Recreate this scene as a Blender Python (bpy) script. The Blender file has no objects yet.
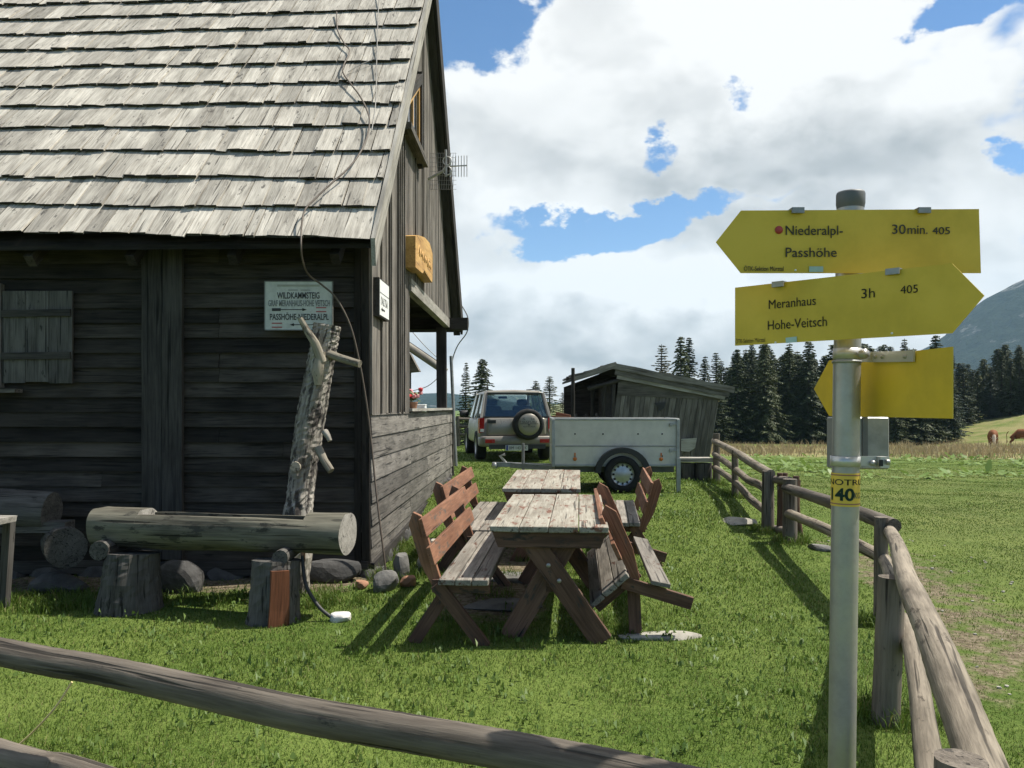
import bpy, bmesh, math, random
import numpy as np
from mathutils import Vector, Matrix, Euler
R = math.radians
random.seed(7)
rng = np.random.default_rng(11)
scene = bpy.context.scene
COL = scene.collection

# ------------------------------------------------------------------ camera
cam_data = bpy.data.cameras.new('camera')
cam = bpy.data.objects.new('camera', cam_data)
COL.objects.link(cam)
cam.location = (0, 0, 0)
cam.rotation_euler = (R(90), 0, 0)
cam_data.lens = 28.125
cam_data.sensor_width = 36
cam_data.shift_y = 23 / 1024
cam_data.clip_start = 0.05
cam_data.clip_end = 20000
scene.camera = cam

# ------------------------------------------------------------------ light
SUN_DIR = Vector((0.50, 0.10, 0.86)).normalized()
SUN_EL = math.asin(SUN_DIR.z)
SUN_AZ = math.atan2(SUN_DIR.x, SUN_DIR.y)
sun_data = bpy.data.lights.new('sun', 'SUN')
sun_data.energy = 5.0
sun_data.angle = R(0.55)
sun_data.color = (1.0, 0.955, 0.87)
sun = bpy.data.objects.new('sun', sun_data)
COL.objects.link(sun)
sun.rotation_euler = (-SUN_DIR).to_track_quat('-Z', 'Y').to_euler()
sun.location = (20, 4, 40)

scene.view_settings.view_transform = 'Standard'
scene.view_settings.look = 'None'
scene.view_settings.gamma = 1
scene.view_settings.use_curve_mapping = False
scene.view_settings.exposure = 0.6
scene.cycles.max_bounces = 6
scene.cycles.diffuse_bounces = 3
scene.cycles.glossy_bounces = 3
scene.cycles.transmission_bounces = 6
scene.cycles.transparent_max_bounces = 12
scene.cycles.volume_bounces = 1
scene.cycles.use_denoising = True
scene.cycles.sample_clamp_indirect = 4

# ------------------------------------------------------------------ node helper
class NT:
    def __init__(s, tree):
        s.t = tree; s.n = tree.nodes; s.l = tree.links
    def new(s, typ, **kw):
        nd = s.n.new(typ)
        for k, v in kw.items():
            setattr(nd, k, v)
        return nd
    def put(s, sock, v):
        if hasattr(v, 'is_output') or isinstance(v, bpy.types.NodeSocket):
            s.l.new(v, sock)
        else:
            sock.default_value = v
    def math(s, op, a, b=0.0, c=None, clamp=False):
        nd = s.new('ShaderNodeMath', operation=op, use_clamp=clamp)
        s.put(nd.inputs[0], a); s.put(nd.inputs[1], b)
        if c is not None: s.put(nd.inputs[2], c)
        return nd.outputs[0]
    def vmath(s, op, a, b=None):
        nd = s.new('ShaderNodeVectorMath', operation=op)
        s.put(nd.inputs[0], a)
        if b is not None: s.put(nd.inputs[1], b)
        return nd.outputs['Value'] if op in ('LENGTH', 'DOT_PRODUCT') else nd.outputs[0]
    def mix(s, f, a, b, blend='MIX'):
        nd = s.new('ShaderNodeMix', data_type='RGBA', blend_type=blend)
        s.put(nd.inputs['Factor'], f)
        s.put(nd.inputs[6], a); s.put(nd.inputs[7], b)
        return nd.outputs[2]
    def noise(s, vec, scale, detail=4, rough=0.55, dist=0.0):
        nd = s.new('ShaderNodeTexNoise')
        if vec is not None: s.put(nd.inputs['Vector'], vec)
        nd.inputs['Scale'].default_value = scale
        nd.inputs['Detail'].default_value = detail
        nd.inputs['Roughness'].default_value = rough
        nd.inputs['Distortion'].default_value = dist
        return nd.outputs['Fac']
    def ramp(s, f, lo, hi, a=0.0, b=1.0, smooth=True):
        nd = s.new('ShaderNodeMapRange')
        if smooth: nd.interpolation_type = 'SMOOTHSTEP'
        s.put(nd.inputs[0], f)
        nd.inputs[1].default_value = lo; nd.inputs[2].default_value = hi
        nd.inputs[3].default_value = a; nd.inputs[4].default_value = b
        return nd.outputs[0]
    def attr(s, name, out='Fac'):
        nd = s.new('ShaderNodeAttribute'); nd.attribute_name = name
        return nd.outputs[out]

def rgb(r, g, b): return (r, g, b, 1.0)

# ------------------------------------------------------------------ world sky with clouds
def pix_dir(px, py):
    return Vector(((px - 512) / 800, 1.0, (407 - py) / 800)).normalized()

world = bpy.data.worlds.new('World')
scene.world = world
world.use_nodes = True
world.cycles.sampling_method = 'MANUAL'
world.cycles.sample_map_resolution = 256
W = NT(world.node_tree); W.n.clear()
out = W.new('ShaderNodeOutputWorld')
sky = W.new('ShaderNodeTexSky', sky_type='NISHITA')
sky.sun_disc = False
sky.sun_elevation = SUN_EL
sky.sun_rotation = SUN_AZ
sky.altitude = 1500
sky.air_density = 1.0; sky.dust_density = 0.6; sky.ozone_density = 2.0
bg_sky = W.new('ShaderNodeBackground')
hsv = W.new('ShaderNodeHueSaturation'); hsv.inputs['Saturation'].default_value = 1.2; W.put(hsv.inputs['Color'], sky.outputs[0])
W.put(bg_sky.inputs['Color'], hsv.outputs[0])
bg_sky.inputs['Strength'].default_value = 0.10
tc = W.new('ShaderNodeTexCoord')
dirv = tc.outputs['Generated']
sq = W.vmath('MULTIPLY', dirv, (1.0, 1.0, 1.55))
warp = W.new('ShaderNodeTexNoise'); W.put(warp.inputs['Vector'], sq); warp.inputs['Scale'].default_value = 5.0; warp.inputs['Detail'].default_value = 3
wv_ = W.vmath('MULTIPLY', W.vmath('SUBTRACT', warp.outputs['Color'], (.5, .5, .5)), (.07, .07, .07))
sqw = W.vmath('ADD', sq, wv_)
def billow(vec, scale=5.0, detail=3.0):
    """rounded heaps: inverted fractal cell distance"""
    nd = W.new('ShaderNodeTexVoronoi'); nd.voronoi_dimensions = '3D'; nd.feature = 'F1'; nd.normalize = True
    W.put(nd.inputs['Vector'], vec); nd.inputs['Scale'].default_value = scale; nd.inputs['Detail'].default_value = detail
    nd.inputs['Roughness'].default_value = .5; nd.inputs['Lacunarity'].default_value = 2.3
    return W.math('SUBTRACT', 1.0, nd.outputs['Distance'])
n1 = W.noise(sqw, 2.6, 4, 0.55)
bil = billow(sqw)
n2 = W.noise(W.vmath('ADD', sqw, (3.1, 1.7, 0.4)), 9.0, 3, 0.62)
n3 = W.noise(sqw, 26.0, 3, 0.6)
nz_ = W.math('ADD', W.math('MULTIPLY', W.math('SUBTRACT', n1, .5), 0.9), W.math('ADD', W.math('MULTIPLY', W.math('SUBTRACT', bil, .72), 1.0), W.math('MULTIPLY', W.math('SUBTRACT', n3, .5), .16)))
dens = W.math('ADD', nz_, 0.36)
def vnoise(scale, detail, amp):
    nd = W.new('ShaderNodeTexNoise'); W.put(nd.inputs['Vector'], sq); nd.inputs['Scale'].default_value = scale; nd.inputs['Detail'].default_value = detail; nd.inputs['Roughness'].default_value = .62
    return W.vmath('MULTIPLY', W.vmath('SUBTRACT', nd.outputs['Color'], (.5, .5, .5)), (amp, amp, amp * .7))
dirw = W.vmath('ADD', W.vmath('ADD', dirv, vnoise(7.0, 2, .16)), vnoise(24.0, 4, .07))
def blob(px, py, rx, ry, amt):
    d0 = pix_dir(px, py)
    v = W.vmath('MULTIPLY', W.vmath('SUBTRACT', dirw, tuple(d0)), (800.0 / rx, 800.0 / max(rx, ry), 800.0 / ry))
    return W.ramp(W.vmath('LENGTH', v), 0.0, 1.6, amt, 0.0)
holes = [(470, 22, 62, 62, .95), (572, 230, 82, 20, .78), (660, 212, 70, 16, .55), (978, 2, 55, 15, .62),
         (1022, 156, 30, 13, .52), (737, 82, 22, 13, .41), (668, 146, 24, 14, .41), (765, 197, 80, 13, .42),
         (1700, 90, 260, 200, .8), (120, -120, 260, 130, .8), (-300, 200, 400, 200, .6)]
BACK = (Vector((-.25, -.85, .45)).normalized(), 1.25, .95)  # unseen cloud gap behind the camera, added to dim ambient on front faces
hs = None
for h in holes:
    b = blob(*h)
    hs = b if hs is None else W.math('ADD', hs, b)
cov = W.math('SUBTRACT', dens, hs)
vb = W.vmath('LENGTH', W.vmath('SUBTRACT', dirv, tuple(BACK[0])))
cov = W.math('SUBTRACT', cov, W.ramp(vb, BACK[1], 0.35, 0.0, BACK[2]))
mask = W.ramp(cov, -0.06, 0.12)
# cloud tone: a second lookup of the same field a little up and sunward
off = (0.03, 0.0, 0.055)
lit = W.math('SUBTRACT', bil, billow(W.vmath('ADD', sqw, off)))
lit2 = W.math('SUBTRACT', n1, W.noise(W.vmath('ADD', sqw, (0.04, 0, .09)), 2.6, 2, 0.55))
thin = W.ramp(cov, .02, .35, 0.22, 0.0)
tone = W.math('ADD', W.math('ADD', W.math('MULTIPLY', W.ramp(lit, -0.12, 0.10, 0.0, 1.0), .55), W.math('MULTIPLY', W.ramp(lit2, -.10, .10, 0, 1), .45)), thin)
greys = [(790, 178, 170, 46, .5), (555, 348, 180, 26, .48), (700, 350, 110, 25, .28), (905, 130, 130, 40, .15), (640, 155, 90, 30, .14), (1000, 225, 90, 60, .15), (470, 330, 60, 30, .2)]
gs = None
for g in greys:
    b = blob(*g)
    gs = b if gs is None else W.math('ADD', gs, b)
whites = [(640, 60, 220, 80, .22), (620, 278, 190, 34, .55), (500, 185, 70, 50, .2), (640, 374, 110, 12, .25), (900, 60, 160, 50, .2)]
for g in whites:
    gs = W.math('SUBTRACT', gs, blob(*g))
gsn = W.math('MULTIPLY', gs, W.ramp(n2, 0.25, 0.7, 0.6, 1.25))
tone2 = W.math('SUBTRACT', W.math('ADD', W.math('MULTIPLY', tone, 0.62), 0.40), gsn, clamp=True)
ccol = W.mix(tone2, rgb(0.36, 0.385, 0.40), rgb(1.0, 1.0, 0.985))
bg_cl = W.new('ShaderNodeBackground')
W.put(bg_cl.inputs['Color'], ccol)
bg_cl.inputs['Strength'].default_value = 0.685
mixs = W.new('ShaderNodeMixShader')
W.put(mixs.inputs[0], mask)
W.l.new(bg_sky.outputs[0], mixs.inputs[1]); W.l.new(bg_cl.outputs[0], mixs.inputs[2])
W.l.new(mixs.outputs[0], out.inputs['Surface'])

# ------------------------------------------------------------------ materials
MATS = {}
def mat(name):
    m = bpy.data.materials.new(name); m.use_nodes = True
    n = NT(m.node_tree)
    b = n.n['Principled BSDF']
    MATS[name] = m
    return m, n, b

def wood(name, dark, light, gs=1.0, rough=0.85, bump=0.35, var=0.55, patch=None, patch_amt=0.5, spec=0.25, knots=0.0, split=.33):
    """weathered timber: grain runs along the x of the 'gc' attribute"""
    m, n, b = mat(name)
    gc = n.attr('gc', 'Vector'); r = n.attr('rnd')
    off = n.new('ShaderNodeCombineXYZ')
    n.put(off.inputs[0], n.math('MULTIPLY', r, 37.0)); n.put(off.inputs[1], n.math('MULTIPLY', r, 91.0)); n.put(off.inputs[2], n.math('MULTIPLY', r, 13.0))
    v = n.vmath('ADD', gc, off.outputs[0])
    fine = n.noise(n.vmath('MULTIPLY', v, (3.5 * gs, 70 * gs, 70 * gs)), 1.0, 5, 0.65)
    mid = n.noise(n.vmath('MULTIPLY', v, (1.6 * gs, 14 * gs, 14 * gs)), 1.0, 4, 0.6, 0.6)
    big = n.noise(n.vmath('MULTIPLY', v, (2.0, 3.5, 3.5)), 1.0, 3, 0.55)
    f = n.math('ADD', n.math('MULTIPLY', fine, 0.45), n.math('ADD', n.math('MULTIPLY', mid, 0.4), n.math('MULTIPLY', big, 0.35)))
    c = n.mix(n.ramp(f, 0.38, 0.82), rgb(*dark), rgb(*light))
    if patch:
        pn = n.noise(n.vmath('MULTIPLY', v, (5.0, 16, 16)), 1.0, 6, 0.7)
        c = n.mix(n.ramp(pn, 0.62 - patch_amt * 0.28, 0.68 - patch_amt * 0.2), c, rgb(*patch))
    vm = n.ramp(r, 0, 1, 1 - var * 0.6, 1 + var * 0.5, smooth=False)
    cc = n.vmath('SCALE', c); sc_ = cc.node; n.put(sc_.inputs['Scale'], vm)
    # dark splits in the grain
    crack = n.ramp(n.noise(n.vmath('MULTIPLY', v, (1.1, 38, 38)), 1.0, 2, 0.5), split - .03, split + .03, 0.30, 1.0)
    if knots:
        vo = n.new('ShaderNodeTexVoronoi'); vo.voronoi_dimensions = '3D'; n.put(vo.inputs['Vector'], n.vmath('MULTIPLY', v, (2.6, 9.0, 9.0))); vo.inputs['Scale'].default_value = 1.0
        kd = n.math('ADD', vo.outputs['Distance'], n.math('MULTIPLY', fine, .06))
        crack = n.math('MULTIPLY', crack, n.ramp(kd, .10, .19, 1 - knots * .7, 1.0))
    cc2 = n.vmath('SCALE', sc_.outputs[0]); n.put(cc2.node.inputs['Scale'], crack)
    n.put(b.inputs['Base Color'], cc2.node.outputs[0])
    b.inputs['Roughness'].default_value = rough
    b.inputs['Specular IOR Level'].default_value = spec
    bp = n.new('ShaderNodeBump'); bp.inputs['Strength'].default_value = bump; bp.inputs['Distance'].default_value = 0.006
    n.put(bp.inputs['Height'], n.math('ADD', f, n.math('MULTIPLY', crack, 0.6)))
    n.put(b.inputs['Normal'], bp.outputs[0])
    return m

def plain(name, col, rough=0.5, metal=0.0, spec=0.5, dirt=0.25, dscale=6.0, bump=0.0, bscale=40):
    m, n, b = mat(name)
    tcn = n.new('ShaderNodeTexCoord')
    ns = n.noise(tcn.outputs['Object'], dscale, 6, 0.65)
    c = n.mix(n.ramp(ns, 0.35, 0.75), rgb(*col), rgb(*[x * (1 - dirt) for x in col]))
    n.put(b.inputs['Base Color'], c)
    n.put(b.inputs['Roughness'], n.ramp(ns, 0.3, 0.7, max(0.03, rough - 0.08), min(1, rough + 0.1)))
    b.inputs['Metallic'].default_value = metal
    b.inputs['Specular IOR Level'].default_value = spec
    if bump:
        bp = n.new('ShaderNodeBump'); bp.inputs['Strength'].default_value = bump; bp.inputs['Distance'].default_value = 0.01
        n.put(bp.inputs['Height'], n.noise(tcn.outputs['Object'], bscale, 5, 0.6)); n.put(b.inputs['Normal'], bp.outputs[0])
    return m

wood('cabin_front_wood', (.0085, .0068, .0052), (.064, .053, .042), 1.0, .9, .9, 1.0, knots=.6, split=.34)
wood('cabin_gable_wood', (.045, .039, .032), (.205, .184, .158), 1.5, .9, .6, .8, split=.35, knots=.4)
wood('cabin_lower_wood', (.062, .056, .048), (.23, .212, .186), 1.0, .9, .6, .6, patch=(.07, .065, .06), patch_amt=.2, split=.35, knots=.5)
wood('shingle_wood', (.19, .172, .144), (.57, .53, .455), 1.2, .95, .9, .5, patch=(.13, .12, .105), patch_amt=.12, split=.32)
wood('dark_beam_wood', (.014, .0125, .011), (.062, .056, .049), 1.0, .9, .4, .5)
wood('pale_board_wood', (.16, .148, .128), (.42, .395, .345), 1.0, .9, .4, .3)
wood('red_stained_wood', (.11, .047, .026), (.29, .145, .085), 1.0, .75, .4, .45, patch=(.10, .075, .058), patch_amt=.2, split=.34)
wood('red_brown_dark_wood', (.055, .029, .019), (.18, .102, .068), 1.0, .8, .35, .45, patch=(.05, .04, .034), patch_amt=.2)
wood('table_top_wood', (.15, .125, .095), (.40, .375, .31), 1.0, .8, .5, .3, patch=(.15, .07, .046), patch_amt=.30, split=.35)
wood('bench_seat_wood', (.10, .088, .072), (.30, .272, .23), 1.0, .8, .5, .7, patch=(.10, .055, .037), patch_amt=.18, split=.35)
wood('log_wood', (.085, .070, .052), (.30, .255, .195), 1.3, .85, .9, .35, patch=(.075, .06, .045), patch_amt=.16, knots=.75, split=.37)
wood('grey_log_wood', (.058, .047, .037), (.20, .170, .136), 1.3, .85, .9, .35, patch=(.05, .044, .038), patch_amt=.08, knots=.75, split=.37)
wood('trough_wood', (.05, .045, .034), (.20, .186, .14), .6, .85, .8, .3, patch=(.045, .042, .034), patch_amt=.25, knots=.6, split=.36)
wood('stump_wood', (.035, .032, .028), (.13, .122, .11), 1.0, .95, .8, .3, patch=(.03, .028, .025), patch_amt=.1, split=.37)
wood('stump_red_wood', (.05, .02, .010), (.17, .066, .032), 1.0, .95, .8, .3)
wood('bark_wood', (.07, .06, .048), (.40, .365, .31), .7, .95, 1.0, .3, patch=(.05, .043, .038), patch_amt=.5)
wood('peeled_branch_wood', (.10, .085, .06), (.34, .30, .235), .6, .8, .5, .3, patch=(.08, .066, .05), patch_amt=.3)
wood('shed_wood', (.065, .058, .05), (.22, .20, .175), .8, .95, .5, .7)
wood('shed_roof_wood', (.08, .072, .063), (.27, .25, .22), .8, .95, .6, .6)
wood('carved_sign_wood', (.34, .17, .045), (.68, .42, .14), 1.0, .6, .3, .2)
wood('window_frame_wood', (.30, .16, .05), (.55, .34, .12), 1.0, .6, .3, .2)
plain('sign_yellow', (.64, .445, .028), .42, 0, .45, .2, 7)
plain('sign_edge', (.42, .40, .34), .5, .4)
plain('letter_black', (.028, .026, .02), .6)
plain('letter_green', (.012, .055, .035), .6)
plain('sticker_faded', (.36, .36, .29), .6)
plain('letter_grey', (.16, .16, .15), .7)
plain('marker_red', (.42, .045, .04), .5)
plain('sticker_blue', (.40, .55, .50), .5)
plain('sticker_yellow', (.72, .50, .06), .4)
plain('galvanised', (.37, .36, .335), .40, .5, .5, .25, 12, .08, 60)
plain('galvanised_dull', (.30, .305, .30), .5, .6, .5, .3, 14)
plain('dark_plastic', (.11, .115, .115), .55)
plain('bracket_steel', (.55, .54, .51), .35, .5)
plain('sign_white', (.52, .52, .465), .55, 0, .4, .22, 14)
plain('paper_white', (.74, .74, .70), .5, 0, .4, .06)
plain('flag_red', (.36, .10, .09), .6)
plain('cable_black', (.03, .028, .026), .6)
plain('cable_brown', (.10, .075, .055), .65)
plain('wire_grey', (.22, .215, .2), .45, .5)
plain('car_paint', (.25, .228, .188), .34, .3, .5, .12, 3)
plain('car_bumper', (.20, .18, .15), .5, .3, .5, .15, 3)
plain('black_trim', (.02, .02, .02), .6)
plain('tyre_rubber', (.020, .020, .020), .85, 0, .3, .3, 12)
plain('rim_steel', (.40, .41, .42), .38, .7)
plain('lamp_red', (.36, .012, .010), .22)
plain('lamp_white', (.62, .60, .56), .25)
plain('reflector_orange', (.62, .17, .02), .3)
plain('plate_white', (.50, .51, .50), .45)
plain('plate_blue', (.03, .06, .26), .45)
plain('seat_fabric', (.045, .043, .042), .9)
plain('trailer_panel', (.56, .535, .465), .45, .1, .5, .18, 5)
plain('trailer_metal', (.34, .345, .33), .42, .7, .5, .25, 8)
plain('stone_grey', (.17, .163, .15), .9, 0, .3, .5, 5, .9, 14)
plain('stone_pale', (.36, .335, .28), .9, 0, .3, .35, 6, .7, 16)
plain('stone_dark', (.085, .082, .078), .95, 0, .3, .5, 5, .9, 14)
plain('stone_white', (.58, .56, .52), .85, 0, .3, .15, 6, .5, 20)
plain('stone_brown', (.34, .18, .11), .9, 0, .3, .3, 6, .6, 16)
plain('flower_red', (.55, .03, .035), .6)
plain('flower_pink', (.70, .28, .30), .6)
plain('leaf_green', (.055, .10, .022), .6)
plain('box_white', (.78, .79, .78), .5)
def glass(name, tint=(.75, .8, .8), alpha=.35, rough=.02):
    m, n, b = mat(name)
    tr = n.new('ShaderNodeBsdfTransparent'); tr.inputs[0].default_value = rgb(*tint)
    gl = n.new('ShaderNodeBsdfGlossy'); gl.inputs['Color'].default_value = rgb(.9, .95, .95); gl.inputs['Roughness'].default_value = rough
    fr = n.new('ShaderNodeFresnel'); fr.inputs[0].default_value = 1.5
    mx = n.new('ShaderNodeMixShader')
    n.put(mx.inputs[0], n.math('ADD', n.math('MULTIPLY', fr.outputs[0], 0.8), 0.03))
    n.l.new(tr.outputs[0], mx.inputs[1]); n.l.new(gl.outputs[0], mx.inputs[2])
    n.l.new(mx.outputs[0], n.n['Material Output'].inputs['Surface'])
    return m
glass('car_glass', (.82, .88, .87))
m, n, b = mat('window_pane'); b.inputs['Base Color'].default_value = rgb(.03, .035, .04); b.inputs['Roughness'].default_value = .04

def plant_mat(name, c1, c2, c3=None, transl=0.3, rough=.6):
    m, n, b = mat(name)
    r = n.attr('rnd')
    tcn = n.new('ShaderNodeNewGeometry')
    big = n.noise(tcn.outputs['Position'], 0.9, 3, 0.6)
    f = n.math('ADD', n.math('MULTIPLY', r, 0.65), n.math('MULTIPLY', n.ramp(big, .3, .7), 0.35))
    c = n.mix(f, rgb(*c1), rgb(*c2))
    if c3: c = n.mix(n.ramp(r, 0.88, 0.93), c, rgb(*c3))
    if name.startswith('spruce'):
        oi = n.new('ShaderNodeObjectInfo'); c = n.mix(n.ramp(oi.outputs['Random'], .3, 1.0, 0, .6), c, rgb(.085, .098, .036))
    n.put(b.inputs['Base Color'], c); b.inputs['Roughness'].default_value = rough; b.inputs['Specular IOR Level'].default_value = .25
    tl = n.new('ShaderNodeBsdfTranslucent'); n.put(tl.inputs[0], c)
    mx = n.new('ShaderNodeMixShader'); mx.inputs[0].default_value = transl
    n.l.new(b.outputs[0], mx.inputs[1]); n.l.new(tl.outputs[0], mx.inputs[2])
    n.l.new(mx.outputs[0], n.n['Material Output'].inputs['Surface'])
    return m
plant_mat('grass_blade', (.056, .106, .012), (.118, .175, .026), (.20, .185, .07), .33)
plant_mat('dock_leaf', (.10, .17, .03), (.22, .31, .08), None, .3, .45)
plant_mat('straw', (.22, .17, .085), (.36, .29, .165), None, .3)
plant_mat('weed_leaf', (.06, .115, .018), (.14, .20, .045), None, .3, .5)
plant_mat('spruce_needle', (.014, .026, .009), (.060, .078, .028), None, .12)
plant_mat('spruce_needle_blue', (.016, .028, .022), (.045, .066, .045), None, .12)
plant_mat('larch_needle', (.075, .075, .05), (.16, .15, .105), None, .2)
plain('dry_stalk', (.62, .50, .24), .7)
plain('tree_bark', (.06, .048, .04), .95)

# ------------------------------------------------------------------ mesh builder
def rotm(ax): return Matrix.Rotation(ax[1], 3, ax[0])
class MB:
    def __init__(s): s.v = []; s.f = []; s.r = []; s.g = []; s.m = []; s.sm = []
    def add(s, vs, fs, gcs, rnd=None, mi=0, smooth=False):
        rnd = random.random() if rnd is None else rnd
        o = len(s.v)
        s.v += [tuple(v) for v in vs]; s.g += [tuple(g) for g in gcs]; s.r += [rnd] * len(vs)
        s.f += [tuple(i + o for i in f) for f in fs]; s.m += [mi] * len(fs); s.sm += [smooth] * len(fs)
    def hexa(s, c8, L, w, t, rnd=None, mi=0, jit=0.0):
        """8 corners: index bit0 = along length, bit1 = across, bit2 = thickness"""
        vs = [Vector(c) for c in c8]
        if jit: vs = [v + Vector((random.uniform(-jit, jit), random.uniform(-jit, jit), random.uniform(-jit, jit))) for v in vs]
        g = [((i & 1) * L, ((i >> 1) & 1) * w, ((i >> 2) & 1) * t) for i in range(8)]
        fs = [(0, 2, 3, 1), (4, 5, 7, 6), (0, 1, 5, 4), (2, 6, 7, 3), (0, 4, 6, 2), (1, 3, 7, 5)]
        # orientation
        a, b_, c = vs[1] - vs[0], vs[2] - vs[0], vs[4] - vs[0]
        if a.cross(b_).dot(c) < 0: fs = [tuple(reversed(f)) for f in fs]
        s.add(vs, fs, g, rnd, mi)
    def board(s, p0, p1, w, t, wd=(0, 0, 1), rnd=None, mi=0, jit=0.0, segs=1, warp=0.0, w1=None):
        """board from p0 to p1 (centre line), width w along wd, thickness t"""
        p0 = Vector(p0); p1 = Vector(p1); d = (p1 - p0); L = d.length; d.normalize()
        wv = Vector(wd); wv = (wv - d * wv.dot(d)).normalized(); tv = d.cross(wv).normalized()
        w1 = w if w1 is None else w1
        rnd = random.random() if rnd is None else rnd
        rings = []
        vs = []; gs = []
        for i in range(segs + 1):
            u = i / segs; c = p0 + d * (L * u)
            if warp and 0 < i < segs: c = c + wv * random.uniform(-warp, warp) + tv * random.uniform(-warp, warp)
            ww = (w + (w1 - w) * u) / 2
            for (a, b_) in ((-1, -1), (1, -1), (1, 1), (-1, 1)):
                q = c + wv * a * ww + tv * b_ * t / 2
                if jit: q = q + Vector((random.uniform(-jit, jit), random.uniform(-jit, jit), random.uniform(-jit, jit)))
                vs.append(q); gs.append((L * u, (a + 1) * ww, (b_ + 1) * t / 2))
        fs = [(3, 2, 1, 0), (segs * 4, segs * 4 + 1, segs * 4 + 2, segs * 4 + 3)]
        for i in range(segs):
            for k in range(4):
                a = i * 4 + k; b_ = i * 4 + (k + 1) % 4
                fs.append((a, b_, b_ + 4, a + 4))
        s.add(vs, fs, gs, rnd, mi)
    def box(s, c, size, mi=0, rnd=None, jit=0.0, rot=None):
        c = Vector(c); sx, sy, sz = [x / 2 for x in size]
        ax = max(range(3), key=lambda k: size[k])
        cs = []
        order = [ax, (ax + 1) % 3, (ax + 2) % 3]
        for i in range(8):
            v = [0, 0, 0]
            for b_ in range(3):
                v[order[b_]] = ((i >> b_) & 1) * 2 - 1
            q = Vector((v[0] * sx, v[1] * sy, v[2] * sz))
            if rot is not None: q = rot @ q
            cs.append(c + q)
        s.hexa(cs, size[order[0]], size[order[1]], size[order[2]], rnd, mi, jit)
    def tube(s, pts, rad, sides=10, mi=0, rnd=None, noise=0.0, caps=True, smooth=True, sub=1, endmi=None):
        pts = [Vector(p) for p in pts]
        if not hasattr(rad, '__len__'): rad = [rad] * len(pts)
        if sub > 1:
            np_, nr = [], []
            for i in range(len(pts) - 1):
                for k in range(sub):
                    u = k / sub
                    np_.append(pts[i].lerp(pts[i + 1], u)); nr.append(rad[i] + (rad[i + 1] - rad[i]) * u)
            np_.append(pts[-1]); nr.append(rad[-1]); pts, rad = np_, nr
        rnd = random.random() if rnd is None else rnd
        n = len(pts); vs = []; gs = []; fs = []
        t0 = (pts[1] - pts[0]).normalized()
        up = Vector((0, 0, 1)) if abs(t0.z) < 0.9 else Vector((1, 0, 0))
        u = (up - t0 * up.dot(t0)).normalized()
        L = 0.0; ph = [random.uniform(0, 6.28) for _ in range(6)]
        for i in range(n):
            t = (pts[min(i + 1, n - 1)] - pts[max(i - 1, 0)]).normalized()
            u = (u - t * u.dot(t)).normalized(); w = t.cross(u)
            if i: L += (pts[i] - pts[i - 1]).length
            for k in range(sides):
                a = 2 * math.pi * k / sides
                r = rad[i]
                if noise: r *= 1 + noise * (math.sin(2 * a + ph[0] + L * 1.7) * .5 + math.sin(3 * a + ph[1] - L * 2.9) * .35 + math.sin(L * 5.3 + ph[2]) * .4 + random.uniform(-.35, .35))
                vs.append(pts[i] + (u * math.cos(a) + w * math.sin(a)) * r)
                gs.append((L, math.cos(a) * rad[i], math.sin(a) * rad[i]))
        for i in range(n - 1):
            for k in range(sides):
                a = i * sides + k; b_ = i * sides + (k + 1) % sides
                fs.append((a, b_, b_ + sides, a + sides))
        s.add(vs, fs, gs, rnd, mi, smooth)
        if caps:
            for i, flip in ((0, True), (n - 1, False)):
                ring = vs[i * sides:(i + 1) * sides]
                rg = [(g[1] * .3, g[1] * 1.5, g[2] * 1.5) for g in gs[i * sides:(i + 1) * sides]]
                f = tuple(range(sides))
                s.add(ring, [tuple(reversed(f)) if flip else f], rg, rnd, mi if endmi is None else endmi, False)
    def prism(s, poly, ext, mi=0, rnd=None, grain=None):
        """planar polygon (list of 3D points) extruded by vector ext"""
        poly = [Vector(p) for p in poly]; ext = Vector(ext); n = len(poly)
        nrm = Vector((0, 0, 0))
        for i in range(n): nrm += poly[i].cross(poly[(i + 1) % n])
        if nrm.dot(ext) > 0: poly = list(reversed(poly))
        g0 = Vector(grain).normalized() if grain is not None else (poly[1] - poly[0]).normalized()
        nn = ext.normalized(); g1 = nn.cross(g0)
        vs = poly + [p + ext for p in poly]
        gs = [((p).dot(g0), (p).dot(g1), (p).dot(nn)) for p in vs]
        fs = [tuple(range(n)), tuple(reversed(range(n, 2 * n)))]
        for i in range(n):
            j = (i + 1) % n
            fs.append((j, i, i + n, j + n))
        s.add(vs, fs, gs, rnd, mi)
    def disc(s, c, nrm, r0, r1=0.0, n=24, mi=0):
        c = Vector(c); nrm = Vector(nrm).normalized()
        up = Vector((0, 0, 1)) if abs(nrm.z) < .9 else Vector((1, 0, 0))
        u = (up - nrm * up.dot(nrm)).normalized(); w = nrm.cross(u)
        ps = [c + (u * math.cos(2 * math.pi * k / n) + w * math.sin(2 * math.pi * k / n)) * r0 for k in range(n)]
        s.add(ps, [tuple(range(n))], [(0, 0, 0)] * n, None, mi)
    def rev(s, c, axis, prof, n=28, mi=0, smooth=True):
        """surface of revolution: prof = [(r, h)] about axis through c"""
        c = Vector(c); ax = Vector(axis).normalized()
        up = Vector((0, 0, 1)) if abs(ax.z) < .9 else Vector((1, 0, 0))
        u = (up - ax * up.dot(ax)).normalized(); w = ax.cross(u)
        vs = []; fs = []
        for (r, h) in prof:
            for k in range(n):
                a = 2 * math.pi * k / n
                vs.append(c + ax * h + (u * math.cos(a) + w * math.sin(a)) * r)
        for i in range(len(prof) - 1):
            for k in range(n):
                a = i * n + k; b_ = i * n + (k + 1) % n
                fs.append((a, b_, b_ + n, a + n))
        s.add(vs, fs, [tuple(v) for v in vs], None, mi, smooth)
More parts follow.
